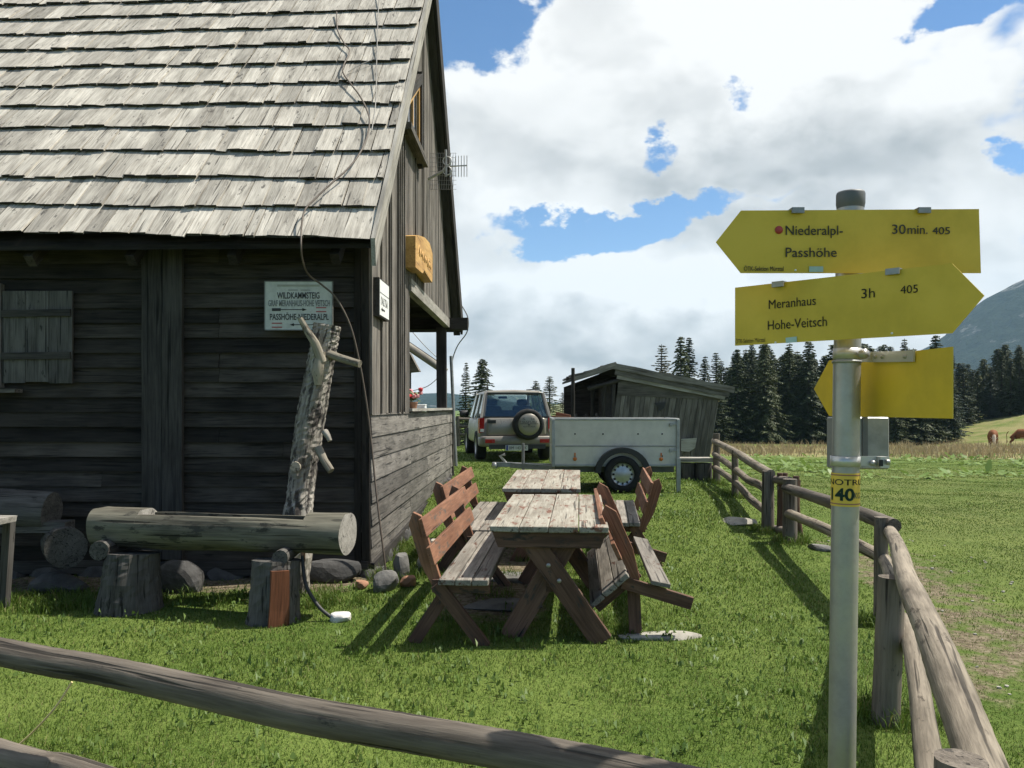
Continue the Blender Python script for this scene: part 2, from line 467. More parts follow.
    def build(s, name, mats, parent=None, bevel=0.0, loc=None):
        me = bpy.data.meshes.new(name)
        nv = len(s.v)
        me.from_pydata(s.v, [], s.f)
        a = me.attributes.new('rnd', 'FLOAT', 'POINT'); a.data.foreach_set('value', s.r)
        a = me.attributes.new('gc', 'FLOAT_VECTOR', 'POINT'); a.data.foreach_set('vector', np.array(s.g, dtype=np.float32).ravel())
        if not isinstance(mats, (list, tuple)): mats = [mats]
        for mm in mats: me.materials.append(MATS[mm])
        me.polygons.foreach_set('material_index', s.m)
        me.polygons.foreach_set('use_smooth', s.sm)
        me.update()
        o = bpy.data.objects.new(name, me); COL.objects.link(o)
        if parent is not None: o.parent = parent
        if loc is not None: o.location = loc
        if bevel:
            md = o.modifiers.new('bevel', 'BEVEL'); md.width = bevel; md.segments = 1; md.limit_method = 'ANGLE'
        return o

def tag(o, label=None, cat=None, group=None, kind=None):
    if label: o['label'] = label
    if cat: o['category'] = cat
    if group: o['group'] = group
    if kind: o['kind'] = kind
    return o
def empty(name, loc=(0, 0, 0), rz=0.0, label=None, cat=None, group=None):
    o = bpy.data.objects.new(name, None); COL.objects.link(o)
    o.location = loc; o.rotation_euler = (0, 0, rz); o.empty_display_size = .2
    return tag(o, label, cat, group)
def copy_tree(o, parent=None):
    c = o.copy(); COL.objects.link(c)
    if parent is not None: c.parent = parent
    for ch in list(o.children): copy_tree(ch, c)
    return c
def at(px, py, Y): return Vector(((px - 512) / 800 * Y, Y, (407 - py) / 800 * Y))

def text(name, s, size, matname, parent, origin, xd, zd, xscale=1.0, align='LEFT', lift=0.0015, fn=None, extrude=0.0004, bold=0.0, cuts=0):
    """flat lettering as a mesh: baseline starts at origin, runs along xd, letters rise along zd"""
    cu = bpy.data.curves.new(name, 'FONT'); cu.body = s; cu.size = size; cu.align_x = align; cu.extrude = extrude; cu.resolution_u = 4; cu.offset = bold * size
    tmp = bpy.data.objects.new(name, cu); COL.objects.link(tmp)
    dg = bpy.context.evaluated_depsgraph_get()
    me = bpy.data.meshes.new_from_object(tmp.evaluated_get(dg))
    bpy.data.objects.remove(tmp); bpy.data.curves.remove(cu)
    if cuts:
        bm = bmesh.new(); bm.from_mesh(me); xa = [v.co.x for v in bm.verts]; a_, b_ = min(xa), max(xa)
        for k in range(1, cuts): bmesh.ops.bisect_plane(bm, geom=bm.verts[:] + bm.edges[:] + bm.faces[:], plane_co=(a_ + (b_ - a_) * k / cuts, 0, 0), plane_no=(1, 0, 0))
        bm.to_mesh(me); bm.free()
    xd = Vector(xd).normalized(); zd = Vector(zd).normalized(); nd = xd.cross(zd)
    for v in me.vertices:
        p = v.co.copy()
        v.co = fn(p) if fn else Vector(origin) + xd * p.x * xscale + zd * p.y + nd * (p.z + lift)
    me.materials.clear(); me.materials.append(MATS[matname])
    o = bpy.data.objects.new(name, me); COL.objects.link(o)
    o.parent = parent
    return o

# ------------------------------------------------------------------ ground
FENCE = [(-9, 0.2), (-0.2, 0.2), (0.84, 1.5), (1.96, 4.1), (2.73, 5.9), (3.13, 9.0), (3.07, 9.6), (3.36, 12.0), (3.57, 14.0), (3.9, 18), (4.3, 40)]
fy = np.array([p[1] for p in FENCE[2:]]); fx = np.array([p[0] for p in FENCE[2:]])
def fence_x(Y): return np.interp(Y, fy, fx)
def sstep(a, b, x):
    t = np.clip((x - a) / (b - a), 0, 1); return t * t * (3 - 2 * t)
def ground_z(X, Y):
    X = np.asarray(X, float); Y = np.asarray(Y, float)
    base = -1.6 - 0.03 * np.clip(Y - 12, 0, 68) - 0.012 * np.clip(Y - 80, 0, 200)
    base = base + 0.07 * sstep(5.2, 8.5, Y) * 0.5
    inside = 1 - sstep(-0.6, 1.6, X - fence_x(Y))
    bump = 0.30 * sstep(8.0, 12.6, Y) * inside * (1 - sstep(24, 60, Y)) + 0.40 * np.clip((np.minimum(Y, 24) - 12.5) / 11.5, 0, 1) * inside * (1 - sstep(24, 60, Y))
    hill = 0.19 * np.clip(X - 37.5, 0, 60) * sstep(60, 76, Y)
    hill = np.minimum(hill, 14)
    und = 0.02 * np.sin(X * 1.3 + 0.4 * Y) * np.cos(Y * 0.9 - 0.3 * X) + 0.012 * np.sin(X * 3.1 + 1.0) * np.sin(Y * 2.7)
    far = 0.18 * np.sin(X * 0.11) * np.sin(Y * 0.09 + 1) * sstep(30, 60, Y)
    return base + bump + hill + und + far
def gz(x, y): return float(ground_z(x, y))

def axis(lo, hi, step, far):
    a = list(np.arange(lo, hi, step)); s = step
    b = [hi]
    while b[-1] < far: s *= 1.16; b.append(b[-1] + s)
    c = [lo]; s = step
    while c[-1] > -far: s *= 1.16; c.append(c[-1] - s)
    return np.array(sorted(set(c[1:] + a + b)))
xs = np.clip(axis(-10, 14, 0.22, 2900), -2950, 2950); ys = np.clip(axis(-3, 24, 0.22, 2900), -2950, 2950)
GX, GY = np.meshgrid(xs, ys)
GZ = ground_z(GX, GY)
nx, ny = len(xs), len(ys)
verts = np.stack([GX.ravel(), GY.ravel(), GZ.ravel()], 1)
ii, jj = np.meshgrid(np.arange(nx - 1), np.arange(ny - 1))
q = (jj * nx + ii).ravel()
faces = np.stack([q, q + 1, q + nx + 1, q + nx], 1)
me = bpy.data.meshes.new('ground'); me.from_pydata(verts.tolist(), [], faces.tolist())
def dirt_amount(X, Y):
    d = X - fence_x(Y)
    a = sstep(0.0, 0.35, d) * (1 - sstep(.7, 2.2, d)) * sstep(3.3, 4.8, Y) * (1 - sstep(8.0, 11, Y)) * .64
    # worn bare earth between the benches and tables
    b_ = 0.9 * sstep(-.75, -.45, X) * (1 - sstep(0.15, 0.45, X)) * sstep(5.6, 6.2, Y) * (1 - sstep(8.6, 9.6, Y))
    # foot of the cabin wall
    c = 0.8 * (1 - sstep(-1.35, -1.05, X)) * sstep(6.55, 7.0, Y) * (1 - sstep(7.6, 8.2, Y))
    return np.clip(a + b_ + c, 0, 1)
DA = dirt_amount(GX, GY).ravel()
ys_ = 41 - 11 * sstep(12, 26, GX)
DR = np.clip(.9 * sstep(ys_ - 5, ys_ + 2, GY) * (1 - sstep(60, 66, GY)) * sstep(4, 12, GX) + .65 * sstep(58, 66, GY) * sstep(30, 40, GX) + .18 * sstep(0.5, 3, GX - fence_x(GY)) * (1 - sstep(20, 30, GY)), 0, 1).ravel()
at_ = me.attributes.new('dry', 'FLOAT', 'POINT'); at_.data.foreach_set('value', DR.astype(np.float32))
at_ = me.attributes.new('dirt', 'FLOAT', 'POINT'); at_.data.foreach_set('value', DA.astype(np.float32))
me.polygons.foreach_set('use_smooth', [True] * len(me.polygons))
m, n, b = mat('ground_mat')
geo = n.new('ShaderNodeNewGeometry'); P = geo.outputs['Position']
g1 = n.noise(P, 0.8, 5, 0.6); g2 = n.noise(P, 9.0, 5, 0.65); g3 = n.noise(P, 45.0, 3, 0.6)
gf = n.math('ADD', n.math('MULTIPLY', g1, .4), n.math('ADD', n.math('MULTIPLY', g2, .35), n.math('MULTIPLY', g3, .3)))
gcol = n.mix(n.ramp(gf, .36, .68), rgb(.055, .095, .014), rgb(.13, .172, .038))
gcol = n.mix(n.math('MULTIPLY', n.attr('dry'), n.ramp(n.noise(P, .35, 5, .65), .3, .62)), gcol, rgb(.27, .22, .11))
dcol = n.mix(n.ramp(n.noise(P, 22, 6, .7), .35, .7), rgb(.09, .07, .043), rgb(.25, .205, .14))
dm = n.ramp(n.math('ADD', n.attr('dirt'), n.math('MULTIPLY', n.math('SUBTRACT', n.noise(P, 4.5, 5, .7), .5), 1.5)), .42, .78)
n.put(b.inputs['Base Color'], n.mix(dm, gcol, dcol)); b.inputs['Roughness'].default_value = .95; b.inputs['Specular IOR Level'].default_value = .15
bp = n.new('ShaderNodeBump'); bp.inputs['Strength'].default_value = .8; bp.inputs['Distance'].default_value = .03
n.put(bp.inputs['Height'], n.math('ADD', g2, g3)); n.put(b.inputs['Normal'], bp.outputs[0])
me.materials.append(m)
ground = bpy.data.objects.new('ground', me); COL.objects.link(ground)
tag(ground, 'sunlit green alpine pasture sloping away to the forest', 'ground', None, 'structure')

# ------------------------------------------------------------------ mountain and far hills
def fbm2(x, y, oct=6, seed=0, ridged=False):
    r = np.random.default_rng(seed); out = np.zeros_like(x); amp = 1.0; tot = 0; f = 1.0
    for _ in range(oct):
        acc = np.zeros_like(x)
        for k in range(4):
            a = r.uniform(0, 2 * np.pi); ph = r.uniform(0, 6.28); ff = f * r.uniform(.7, 1.4)
            acc += np.sin((x * np.cos(a) + y * np.sin(a)) * ff + ph + 0.8 * np.sin((x * np.sin(a) - y * np.cos(a)) * ff * .7 + ph * 2))
        acc /= 4
        if ridged: acc = 1 - np.abs(acc) * 2
        out += amp * acc; tot += amp; amp *= .55; f *= 2.05
    return out / tot
pxt = np.array([-1500, -600, 0, 300, 445, 470, 520, 600, 700, 800, 880, 905, 930, 945, 962, 985, 1005, 1024, 1100, 1200, 1350, 1600, 2200])
pyt = np.array([392, 385, 396, 398, 393, 396, 403, 403, 402, 396, 372, 358, 346, 336, 318, 300, 290, 281, 240, 205, 220, 270, 330])
azs = np.linspace(-66, 66, 700); PX = 512 + 800 * np.tan(np.radians(azs))
crest = (407 - np.interp(PX, pxt, pyt)) / 800
rs = np.linspace(1350, 2300, 110)
A, RR = np.meshgrid(np.radians(azs), rs)
CX, CY = RR * np.sin(A), RR * np.cos(A)
Rc = 1950.0
ch = crest[None, :] * Rc * np.cos(A)
prof = np.where(RR < Rc, sstep(1350, Rc, RR) ** 1.15, 1 - sstep(Rc, 2330, RR) * .95)
nz = fbm2(CX / 150, CY / 150, 6, 3, True)
ZZ = -4 + (ch + 4) * prof + nz * np.clip(ch, 0, 400) * .16 * (prof * (1.02 - prof)) * 3.2 + fbm2(CX / 25, CY / 25, 3, 9) * np.clip(ch, 0, 300) * .012
na, nr_ = len(azs), len(rs)
ii, jj = np.meshgrid(np.arange(na - 1), np.arange(nr_ - 1)); q = (jj * na + ii).ravel()
me = bpy.data.meshes.new('mountain')
me.from_pydata(np.stack([CX.ravel(), CY.ravel(), ZZ.ravel()], 1).tolist(), [], np.stack([q, q + 1, q + na + 1, q + na], 1).tolist())
m, n, b = mat('mountain_mat')
geo = n.new('ShaderNodeNewGeometry'); P = geo.outputs['Position']
sep = n.new('ShaderNodeSeparateXYZ'); n.put(sep.inputs[0], P)
k1 = n.noise(n.vmath('MULTIPLY', P, (.009, .009, .013)), 1.0, 8, .68, .4)
k2 = n.noise(P, .05, 5, .7)
k3 = n.noise(n.vmath('MULTIPLY', P, (.03, .03, .012)), 1.0, 6, .7)
rockm = n.ramp(n.math('ADD', n.math('ADD', k1, n.math('MULTIPLY', k3, .3)), n.ramp(sep.outputs[2], 60, 380, -.06, .07)), .71, .80)
fcol = n.mix(n.ramp(k2, .35, .65), rgb(.007, .013, .010), rgb(.022, .033, .022))
rcol = n.mix(n.ramp(k3, .3, .7), rgb(.09, .09, .088), rgb(.20, .197, .19))
n.put(b.inputs['Base Color'], n.mix(rockm, fcol, rcol)); b.inputs['Roughness'].default_value = 1; b.inputs['Specular IOR Level'].default_value = 0
bp = n.new('ShaderNodeBump'); bp.inputs['Strength'].default_value = 1; bp.inputs['Distance'].default_value = 10
n.put(bp.inputs['Height'], n.math('ADD', k2, k3)); n.put(b.inputs['Normal'], bp.outputs[0])
me.materials.append(m)
mt = bpy.data.objects.new('mountain', me); COL.objects.link(mt)
tag(mt, 'hazy blue mountain with pale rock faces above dark forest', 'mountain', None, 'structure')

# haze: the air between here and the mountain
HZ = MB(); HZ.box((0, 0, 246), (6200, 6200, 508))
m = bpy.data.materials.new('haze_air'); m.use_nodes = True; n = NT(m.node_tree)
n.n.remove(n.n['Principled BSDF'])
pv = n.new('ShaderNodeVolumePrincipled'); pv.inputs['Color'].default_value = rgb(.50, .74, 1.0); pv.inputs['Density'].default_value = 0.00013
n.l.new(pv.outputs[0], n.n['Material Output'].inputs['Volume'])
MATS['haze_air'] = m
hz = HZ.build('haze', 'haze_air'); tag(hz, 'thin bluish air between the pasture and the mountain', 'haze', None, 'stuff')
hz.location = (0, 0, 0)
# ------------------------------------------------------------------ cabin
CROT = -R(1.4)
cabin = empty('wooden_cabin', (-1.31, 7.4, 0), CROT, 'dark weathered timber cabin with steep grey shingle roof and open corner porch', 'cabin')
CM = Matrix.Translation((-1.31, 7.4, 0)) @ Matrix.Rotation(CROT, 4, 'Z')
CI = CM.inverted()
def cl(p): return CI @ Vector(p)            # world -> cabin
def cw(p): return CM @ Vector(p)            # cabin -> world
def gp(px, py, proud=0.0):
    """point of the gable plane seen at a pixel, in cabin coordinates"""
    d = CI.to_3x3() @ Vector(((px - 512) / 800, 1, (407 - py) / 800)); o = CI @ Vector((0, 0, 0))
    t = (proud - o.x) / d.x
    return o + d * t
M = 1.1                                     # roof pitch
EY, EZ = -0.45, 1.50                        # front eave edge (cabin y, z)
RY = 3.62                                   # ridge
RZ = EZ + M * (RY - EY)
BY = RY + (RY - EY)                         # back eave edge
HX = -7.2                                   # left end of the house
def roof_under(y): return (EZ - 0.20 + M * (y - EY)) if y < RY else (EZ - 0.20 + M * (BY - y))

# front wall: lapped horizontal boards
mb = MB(); z = -1.42; BH = 0.138
while z < 1.66:
    x = HX
    while x < -0.07:
        L = random.choice([2.1, 2.6, 3.2]); x1 = min(x + L, -0.065)
        if -0.065 - x1 < .4: x1 = -0.065
        t0 = 0.0; hh = BH * random.uniform(.96, 1.0)
        lo = -0.044 + random.uniform(-.009, .009); hi = -0.010 + random.uniform(-.004, .004)
        c = []
        for i in range(8):
            xx = (x1 - .004) if i & 1 else x
            top = (i >> 1) & 1; back = (i >> 2) & 1
            yy = 0.02 if back else (hi if top else lo)
            c.append((xx, yy, z + (hh + .002 if top else -.008) + random.uniform(-.004, .004)))
        mb.hexa(c, x1 - x, BH, .03)
        x = x1
    z += BH
mb.box(((HX - .06) / 2, 0.06, 0.12), (abs(HX) - .06, .06, 3.2), rnd=.2)
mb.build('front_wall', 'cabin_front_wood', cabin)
# corner post and the pair of cover boards
mb = MB(); mb.board((-0.03, -0.005, -1.46), (-0.04, -0.005, 1.68), .075, .09, (1, 0, 0), segs=6, warp=.003)
mb.board((-.105, -.042, -1.44), (-.110, -.042, 1.6), .06, .03, (1, 0, 0), segs=6, warp=.003)
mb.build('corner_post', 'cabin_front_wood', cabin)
xl = cl(at(141, 400, 7.36)).x; xr = cl(at(183, 400, 7.36)).x
w = (xr - xl) / 2
mb = MB(); mb.board((xl + w * .5, -.065, -1.40), (xl + w * .5, -.065, 1.75), w - .008, .05, (1, 0, 0), segs=8, warp=.003, rnd=.78)
mb.board((xl + w * 1.5, -.072, -1.40), (xl + w * 1.5, -.072, 1.75), w - .008, .05, (1, 0, 0), segs=8, warp=.003, rnd=.9)
mb.build('cover_board', 'dark_beam_wood', cabin)
# base beam and stone footing
mb = MB(); mb.board((HX, -.01, -1.50), (-0.01, -.01, -1.48), .12, .10, (0, 0, 1), segs=8, warp=.01)
mb.board((.0, -.04, -1.50), (.0, 7.1, -1.30), .13, .09, (0, 0, 1), segs=8, warp=.008)
mb.build('sill_beam', 'dark_beam_wood', cabin)

def stone_mesh(mb, c, sx, sy, sz, seed, mi=0, sub=3):
    r = random.Random(seed)
    bm = bmesh.new(); bmesh.ops.create_icosphere(bm, subdivisions=sub, radius=1)
    ph = [r.uniform(0, 6.28) for _ in range(6)]
    cuts = [(Vector((r.gauss(0, 1), r.gauss(0, 1), r.gauss(0, 1))).normalized(), r.uniform(.5, .82)) for _ in range(11)]
    vs = []
    for v in bm.verts:
        p = v.co
        d = 1 + .16 * math.sin(3 * p.x + ph[0]) * math.cos(2.6 * p.y + ph[1]) + .12 * math.sin(4.1 * p.z + ph[2] + 2 * p.x) + .05 * math.sin(9 * p.x + ph[3]) * math.sin(8 * p.y + ph[4]) * math.sin(9 * p.z + ph[5]) + r.uniform(-.02, .02)
        pp_ = p * d
        for nn_, dd_ in cuts:
            e_ = pp_.dot(nn_) - dd_
            if e_ > 0: pp_ = pp_ - nn_ * e_ * .8
        d = 1; p = pp_
        q = Vector((max(-.8, min(.8, p.x * d)) * sx / .8, max(-.78, min(.78, p.y * d)) * sy / .78, max(-.75, min(.75, p.z * d)) * sz / .75))
        vs.append(Vector(c) + q)
    fs = [tuple(v.index for v in f.verts) for f in bm.faces]
    mb.add(vs, fs, [tuple(v) for v in vs], None, mi, False); bm.free()
mb = MB(); x = HX
k = 0
while x < -.1:
    s_ = random.uniform(.18, .32); stone_mesh(mb, (x + s_, .05, -1.60 + random.uniform(-.03, .02)), s_ * .95, .18, .14, k); x += s_ * 1.7; k += 1
y = .1
while y < 7:
    s_ = random.uniform(.14, .26); stone_mesh(mb, (-.06, y + s_, -1.60 + .035 * y + random.uniform(-.03, .02)), .14, s_, .15, k); y += s_ * 1.7; k += 1
mb.build('stone_footing', 'stone_dark', cabin)

# gable: horizontal boards below, vertical boards above
SILL = -0.055; HEAD = 1.47
OY0, OY1 = gp(408, 350).y, gp(447.5, 350).y
GYE = gp(451.5, 411).y
mb = MB(); z = -1.50; hb = .205
while z < SILL - .01:
    y = -.02
    z1 = min(z + hb, SILL)
    while y < GYE - .05:
        L = random.choice([2.4, 3.1, 4.0]); y1 = min(y + L, GYE)
        if GYE - y1 < .5: y1 = GYE
        zz = lambda yy: 0.0
        c = []
        for i in range(8):
            yy = y1 - .003 if i & 1 else y
            top = (i >> 1) & 1; bk = (i >> 2) & 1
            xx = -.02 if bk else (.022 + random.uniform(-.003, .003) if not top else .008 + random.uniform(-.003, .003))
            c.append((xx, yy, (z1 - .003 if top else z - .006) + random.uniform(-.003, .003)))
        mb.hexa(c, y1 - y, hb, .03)
        y = y1
    z += hb
mb.build('lower_gable_wall', 'cabin_lower_wood', cabin)
mb = MB(); y = -.03
while y < BY - .5:
    wd = random.uniform(.10, .17); y1 = y + wd
    if y < OY0 < y1: y1 = OY0
    if y < RY < y1 and RY - y > .03: y1 = RY
    zb = SILL + .0 if y1 <= OY0 + .001 else HEAD + .06
    za, zc = roof_under(y), roof_under(y1)
    if min(za, zc) > zb + .05:
        d = random.uniform(-.004, .004)
        c = []
        zb_ = zb - random.uniform(0, .03)
        for i in range(8):
            yy = y1 - random.uniform(.002, .006) if (i >> 1) & 1 else y
            xx = -.02 if (i >> 2) & 1 else .020 + d
            c.append((xx, yy, (zc if (i >> 1) & 1 else za) if i & 1 else zb_))
        mb.hexa(c, za - zb, wd, .03)
        if random.random() < .45 and y1 < RY:
            mb.board((.030, y1, zb_ + .0), (.030, y1, min(za, zc) - .04), .03, .018, (0, 1, 0))
    y = y1
mb.build('gable_wall', 'cabin_gable_wood', cabin)
# header, posts, sill board of the porch
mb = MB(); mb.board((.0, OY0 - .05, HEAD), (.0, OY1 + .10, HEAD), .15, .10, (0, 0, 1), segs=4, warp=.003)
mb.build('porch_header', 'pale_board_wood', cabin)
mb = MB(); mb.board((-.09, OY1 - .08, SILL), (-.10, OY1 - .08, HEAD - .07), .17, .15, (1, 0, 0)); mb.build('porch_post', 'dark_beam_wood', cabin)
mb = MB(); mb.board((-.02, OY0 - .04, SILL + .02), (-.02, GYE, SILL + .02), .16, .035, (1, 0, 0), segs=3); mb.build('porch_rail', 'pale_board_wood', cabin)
# porch inside: rear plate beam, inner walls, floor, ceiling
mb = MB(); bx = cl(at(468, 324, 14.15))
mb.board((-3.2, bx.y, bx.z), (bx.x, bx.y, bx.z), .21, .16, (0, 0, 1)); mb.build('plate_beam', 'dark_beam_wood', cabin)
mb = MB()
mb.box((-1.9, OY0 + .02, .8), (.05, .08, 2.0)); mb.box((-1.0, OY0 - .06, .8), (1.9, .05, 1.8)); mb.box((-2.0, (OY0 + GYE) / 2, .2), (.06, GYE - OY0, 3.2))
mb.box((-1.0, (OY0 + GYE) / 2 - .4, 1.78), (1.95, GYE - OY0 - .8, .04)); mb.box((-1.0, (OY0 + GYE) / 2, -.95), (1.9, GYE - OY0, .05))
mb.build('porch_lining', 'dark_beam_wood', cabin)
# hidden remaining shell: left gable and back wall
mb = MB()
c = [(HX, 0, -1.5), (HX, BY - .9, -1.5), (HX, BY - .9, 1.4), (HX, RY, RZ - .25), (HX, 0, 1.6)]
mb.prism(c, (.06, 0, 0), grain=(0, 1, 0)); mb.box(((HX - 2.0) / 2 - 0.05, GYE + .05, 0), (abs(HX) - 2.15, .06, 3.0))
mb.build('rear_wall', 'cabin_front_wood', cabin)
mb = MB(); mb.board((.015, GYE + .02, -1.35), (-.01, GYE - .02, SILL), .09, .06, (0, 1, 0)); mb.build('rear_corner_trim', 'dark_beam_wood', cabin)

# roof: structure slab, shingles, verge boards, soffit
OV = 0.15
sl = math.hypot(1, M)
def rp(x, s, h):
    """front slope point: x, distance s up the slope from the eave, height h off the deck"""
    sag = -0.075 * max(0, min(1, (x + 3.6) / 3.6)) * (1 - min(1, s / 4.2)) + 0.035 * min(1, s / 4.5) * max(-1, min(1, (x + 3.6) / 3.6))
    return Vector((x, EY + s / sl - h * M / sl, EZ + sag + s * M / sl + h / sl))
SL = (RY - EY) * sl
mb = MB()
for (ya, yb) in ((EY, RY), (BY, RY)):
    za, zb = EZ - .05, RZ - .05
    if ya == EY: za -= .07
    ins = -.055
    if ya == EY: za += .05; ya = EY + .05
    mb.hexa([(HX - .3, ya, za - .04), (OV + ins, ya, za - .04), (HX - .3, yb, zb - .04), (OV + ins, yb, zb - .04), (HX - .3, ya, za), (OV + ins, ya, za), (HX - .3, yb, zb), (OV + ins, yb, zb)], 7, 5, .1)
rf = mb.build('roof', 'cabin_front_wood', cabin); rf.rotation_euler.z = -R(.46)
mb = MB()
EXPO = 0.463; row = 0; s = 0.0
while s < SL - .05:
    x = HX - .35
    while x < OV - .05:
        wd = random.choice([.09, .12, .14, .16, .19, .21]) * random.uniform(.9, 1.1)
        x1 = min(x + wd, OV - .045)
        if OV - .045 - x1 < .05: x1 = OV - .045
        wob = 0.014 * math.sin(x * 1.9 + row * 2.1) + 0.007 * math.sin(x * 5 + row)
        lo = s + wob + random.gauss(0, .005) - (0.018 if random.random() < .05 else 0); hiS = min(s + EXPO + .16, SL + .02)
        th = random.uniform(.015, .023); l0 = .047 + random.uniform(-.004, .014); l1 = .006
        g = .003 + (random.random() < .25) * .006
        skew = random.uniform(-.012, .012)
        c = []
        for i in range(8):
            up = i & 1; rt = (i >> 1) & 1; tp = (i >> 2) & 1
            xx = (x1 - g if rt else x) + (skew * 0 if up else skew)
            hh = (l1 if up else l0) + (th if tp else 0) + (random.uniform(-.004, .006) if not up else 0)
            c.append(rp(min(xx, OV - .042), (hiS if up else lo + random.uniform(-.008, .008)), hh))
        # insert mid ring for a slight cup
        mb.hexa(c, hiS - lo, x1 - x, th, rnd=min(1, max(0, random.gauss(.5, .23)))); mb.m[-2] = 1  # butt end grain in darker wood: paints in the shadow line of each row
        x = x1
    s += EXPO * (1 if row else .93); row += 1
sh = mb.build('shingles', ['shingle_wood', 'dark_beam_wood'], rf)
# back slope covered in the same way but hidden: plain lapped boards
mb = MB()
for k in range(11):
    s0 = k * EXPO; s1 = min(s0 + EXPO + .05, SL)
    def bpnt(x, s, h): return (x, BY - s / sl + h * M / sl, EZ + s * M / sl + h / sl)
    mb.hexa([bpnt(HX - .3, s0, .04), bpnt(OV - .06, s0, .04), bpnt(HX - .3, s1, .01), bpnt(OV - .06, s1, .01), bpnt(HX - .3, s0, .07), bpnt(OV - .06, s0, .07), bpnt(HX - .3, s1, .03), bpnt(OV - .06, s1, .03)], 7, .5, .03)
mb.build('rear_shingles', 'shingle_wood', rf)
# verge boards
mb = MB()
x0, x1 = OV - .040, OV - .002
def vp(s, h, x): p = rp(OV - .04, s, h); return (x, p.y, p.z)
lo, hi = -.10, .065
mb.prism([vp(-.02, hi, x0), vp(SL + .03, hi, x0), vp(SL - .14, lo, x0), vp(-.16, lo - .02, x0)], (x1 - x0, 0, 0), grain=(0, 1, M))
mb.build('verge_board', 'pale_board_wood', rf)
mb = MB()
def vq(s, h, x): return (x, BY - s / sl + h * M / sl, EZ + s * M / sl + h / sl)
mb.prism([vq(0.02, .05, x0), vq(SL, .05, x0), vq(SL, -.249, x0), vq(.02, -.249, x0)], (x1 - x0, 0, 0), grain=(0, 1, -M))
mb.prism([vq(0.0, -.20, -.02), vq(SL, -.20, -.02), vq(SL, -.25, -.02), vq(0.0, -.25, -.02)], (OV - .03, 0, 0), grain=(0, 1, -M))
mb.build('rear_verge_board', 'dark_beam_wood', rf)
# rafter tails and eave soffit
x = -.25
while x > HX:
    mb = MB(); mb.board((x, EY + .14, EZ - .19), (x, .05, EZ - .19 + M * .32), .11, .08, (0, -M, 1)); mb.build('rafter', 'cabin_front_wood', rf); x -= .92

# attic window in the gable
wl, wr, wb, wt = gp(406.5, 140, .06).y, gp(420.5, 140, .06).y, 3.22, 4.2
fr = MB()
wlt = roof_under(wl - .11) - .10
fr.box((.045, wl - .05, (wb + wlt) / 2 - .05), (.07, .12, wlt - wb + .1)); fr.box((.045, wr + .05, (wb + wt) / 2), (.07, .12, wt - wb + .24))
fr.board((.046, wl - .05, wlt), (.046, wr + .05, min(wt + .06, roof_under(wr) - .2)), .11, .07, (0, 0, 1))
win = fr.build('window', 'dark_beam_wood', cabin)
mb = MB(); mb.box((.075, (wl + wr) / 2, wb - .05), (.13, wr - wl + .3, .08)); mb.build('sill', 'cabin_gable_wood', win)
mb = MB(); mb.box((.03, wl + .05, (wb + wlt) / 2), (.05, .08, wlt - wb)); mb.box((.03, wr - .05, (wb + wt) / 2), (.05, .08, wt - wb)); mb.board((.03, wl + .02, wlt - .06), (.03, wr, wt - .04), .08, .05, (0, 0, 1)); mb.box((.03, (wl + wr) / 2, wb + .04), (.05, wr - wl, .08)); mb.box((.03, (wl + wr) / 2, (wb + wt) / 2 - .06), (.045, .06, wt - wb - .12))
mb.build('frame', 'window_frame_wood', win)
mb = MB(); mb.prism([(.026, wl, wb), (.026, wr, wb), (.026, wr, wt), (.026, wl, wlt)], (.005, 0, 0)); mb.build('pane', 'window_pane', win)

# shutter on the front wall, folded beside a window
sx0, sx1 = cl(at(-1, 340, 7.36)).x, cl(at(71, 340, 7.36)).x; sz0, sz1 = (407 - 382) / 800 * 7.33, (407 - 290) / 800 * 7.33
mb = MB(); ws = (sx1 - sx0) / 3
for i in range(3):
    mb.board((sx0 + ws * (i + .5), -.075, sz0 + random.uniform(-.01, .01)), (sx0 + ws * (i + .5), -.075, sz1), ws - .006, .022, (1, 0, 0), rnd=[.75, .95, .6][i])
shu = mb.build('shutter', 'cabin_front_wood', cabin)
shu.data.materials[0] = MATS['stump_wood']
for zc in (sz0 + .24, sz1 - .21):
    mb = MB(); mb.board((sx0 + .01, -.098, zc), (sx1 - .01, -.098, zc + .008), .065, .022, (0, 0, 1)); mb.build('batten', 'dark_beam_wood', shu)
mb = MB(); wx0, wx1 = sx0 - .75, sx0 - .03
mb.box((wx0, -.06, .66), (.06, .06, .96)); mb.box((wx1, -.06, .66), (.04, .06, .96)); mb.box(((wx0 + wx1) / 2, -.061, 1.12), (wx1 - wx0, .06, .06)); mb.box(((wx0 + wx1) / 2, -.061, .2), (wx1 - wx0, .06, .06)); mb.box(((wx0 + wx1) / 2, -.062, .66), (.035, .05, .9))
w2 = mb.build('window', 'cabin_gable_wood', cabin); mb = MB(); mb.box(((wx0 + wx1) / 2, -.048, .66), (wx1 - wx0, .006, .92)); mb.build('pane', 'window_pane', w2)
mb = MB(); mb.box(((wx0 + wx1) / 2 + .09, -.10, .15), (wx1 - wx0 + .22, .12, .035)); mb.build('sill', 'cabin_gable_wood', w2)

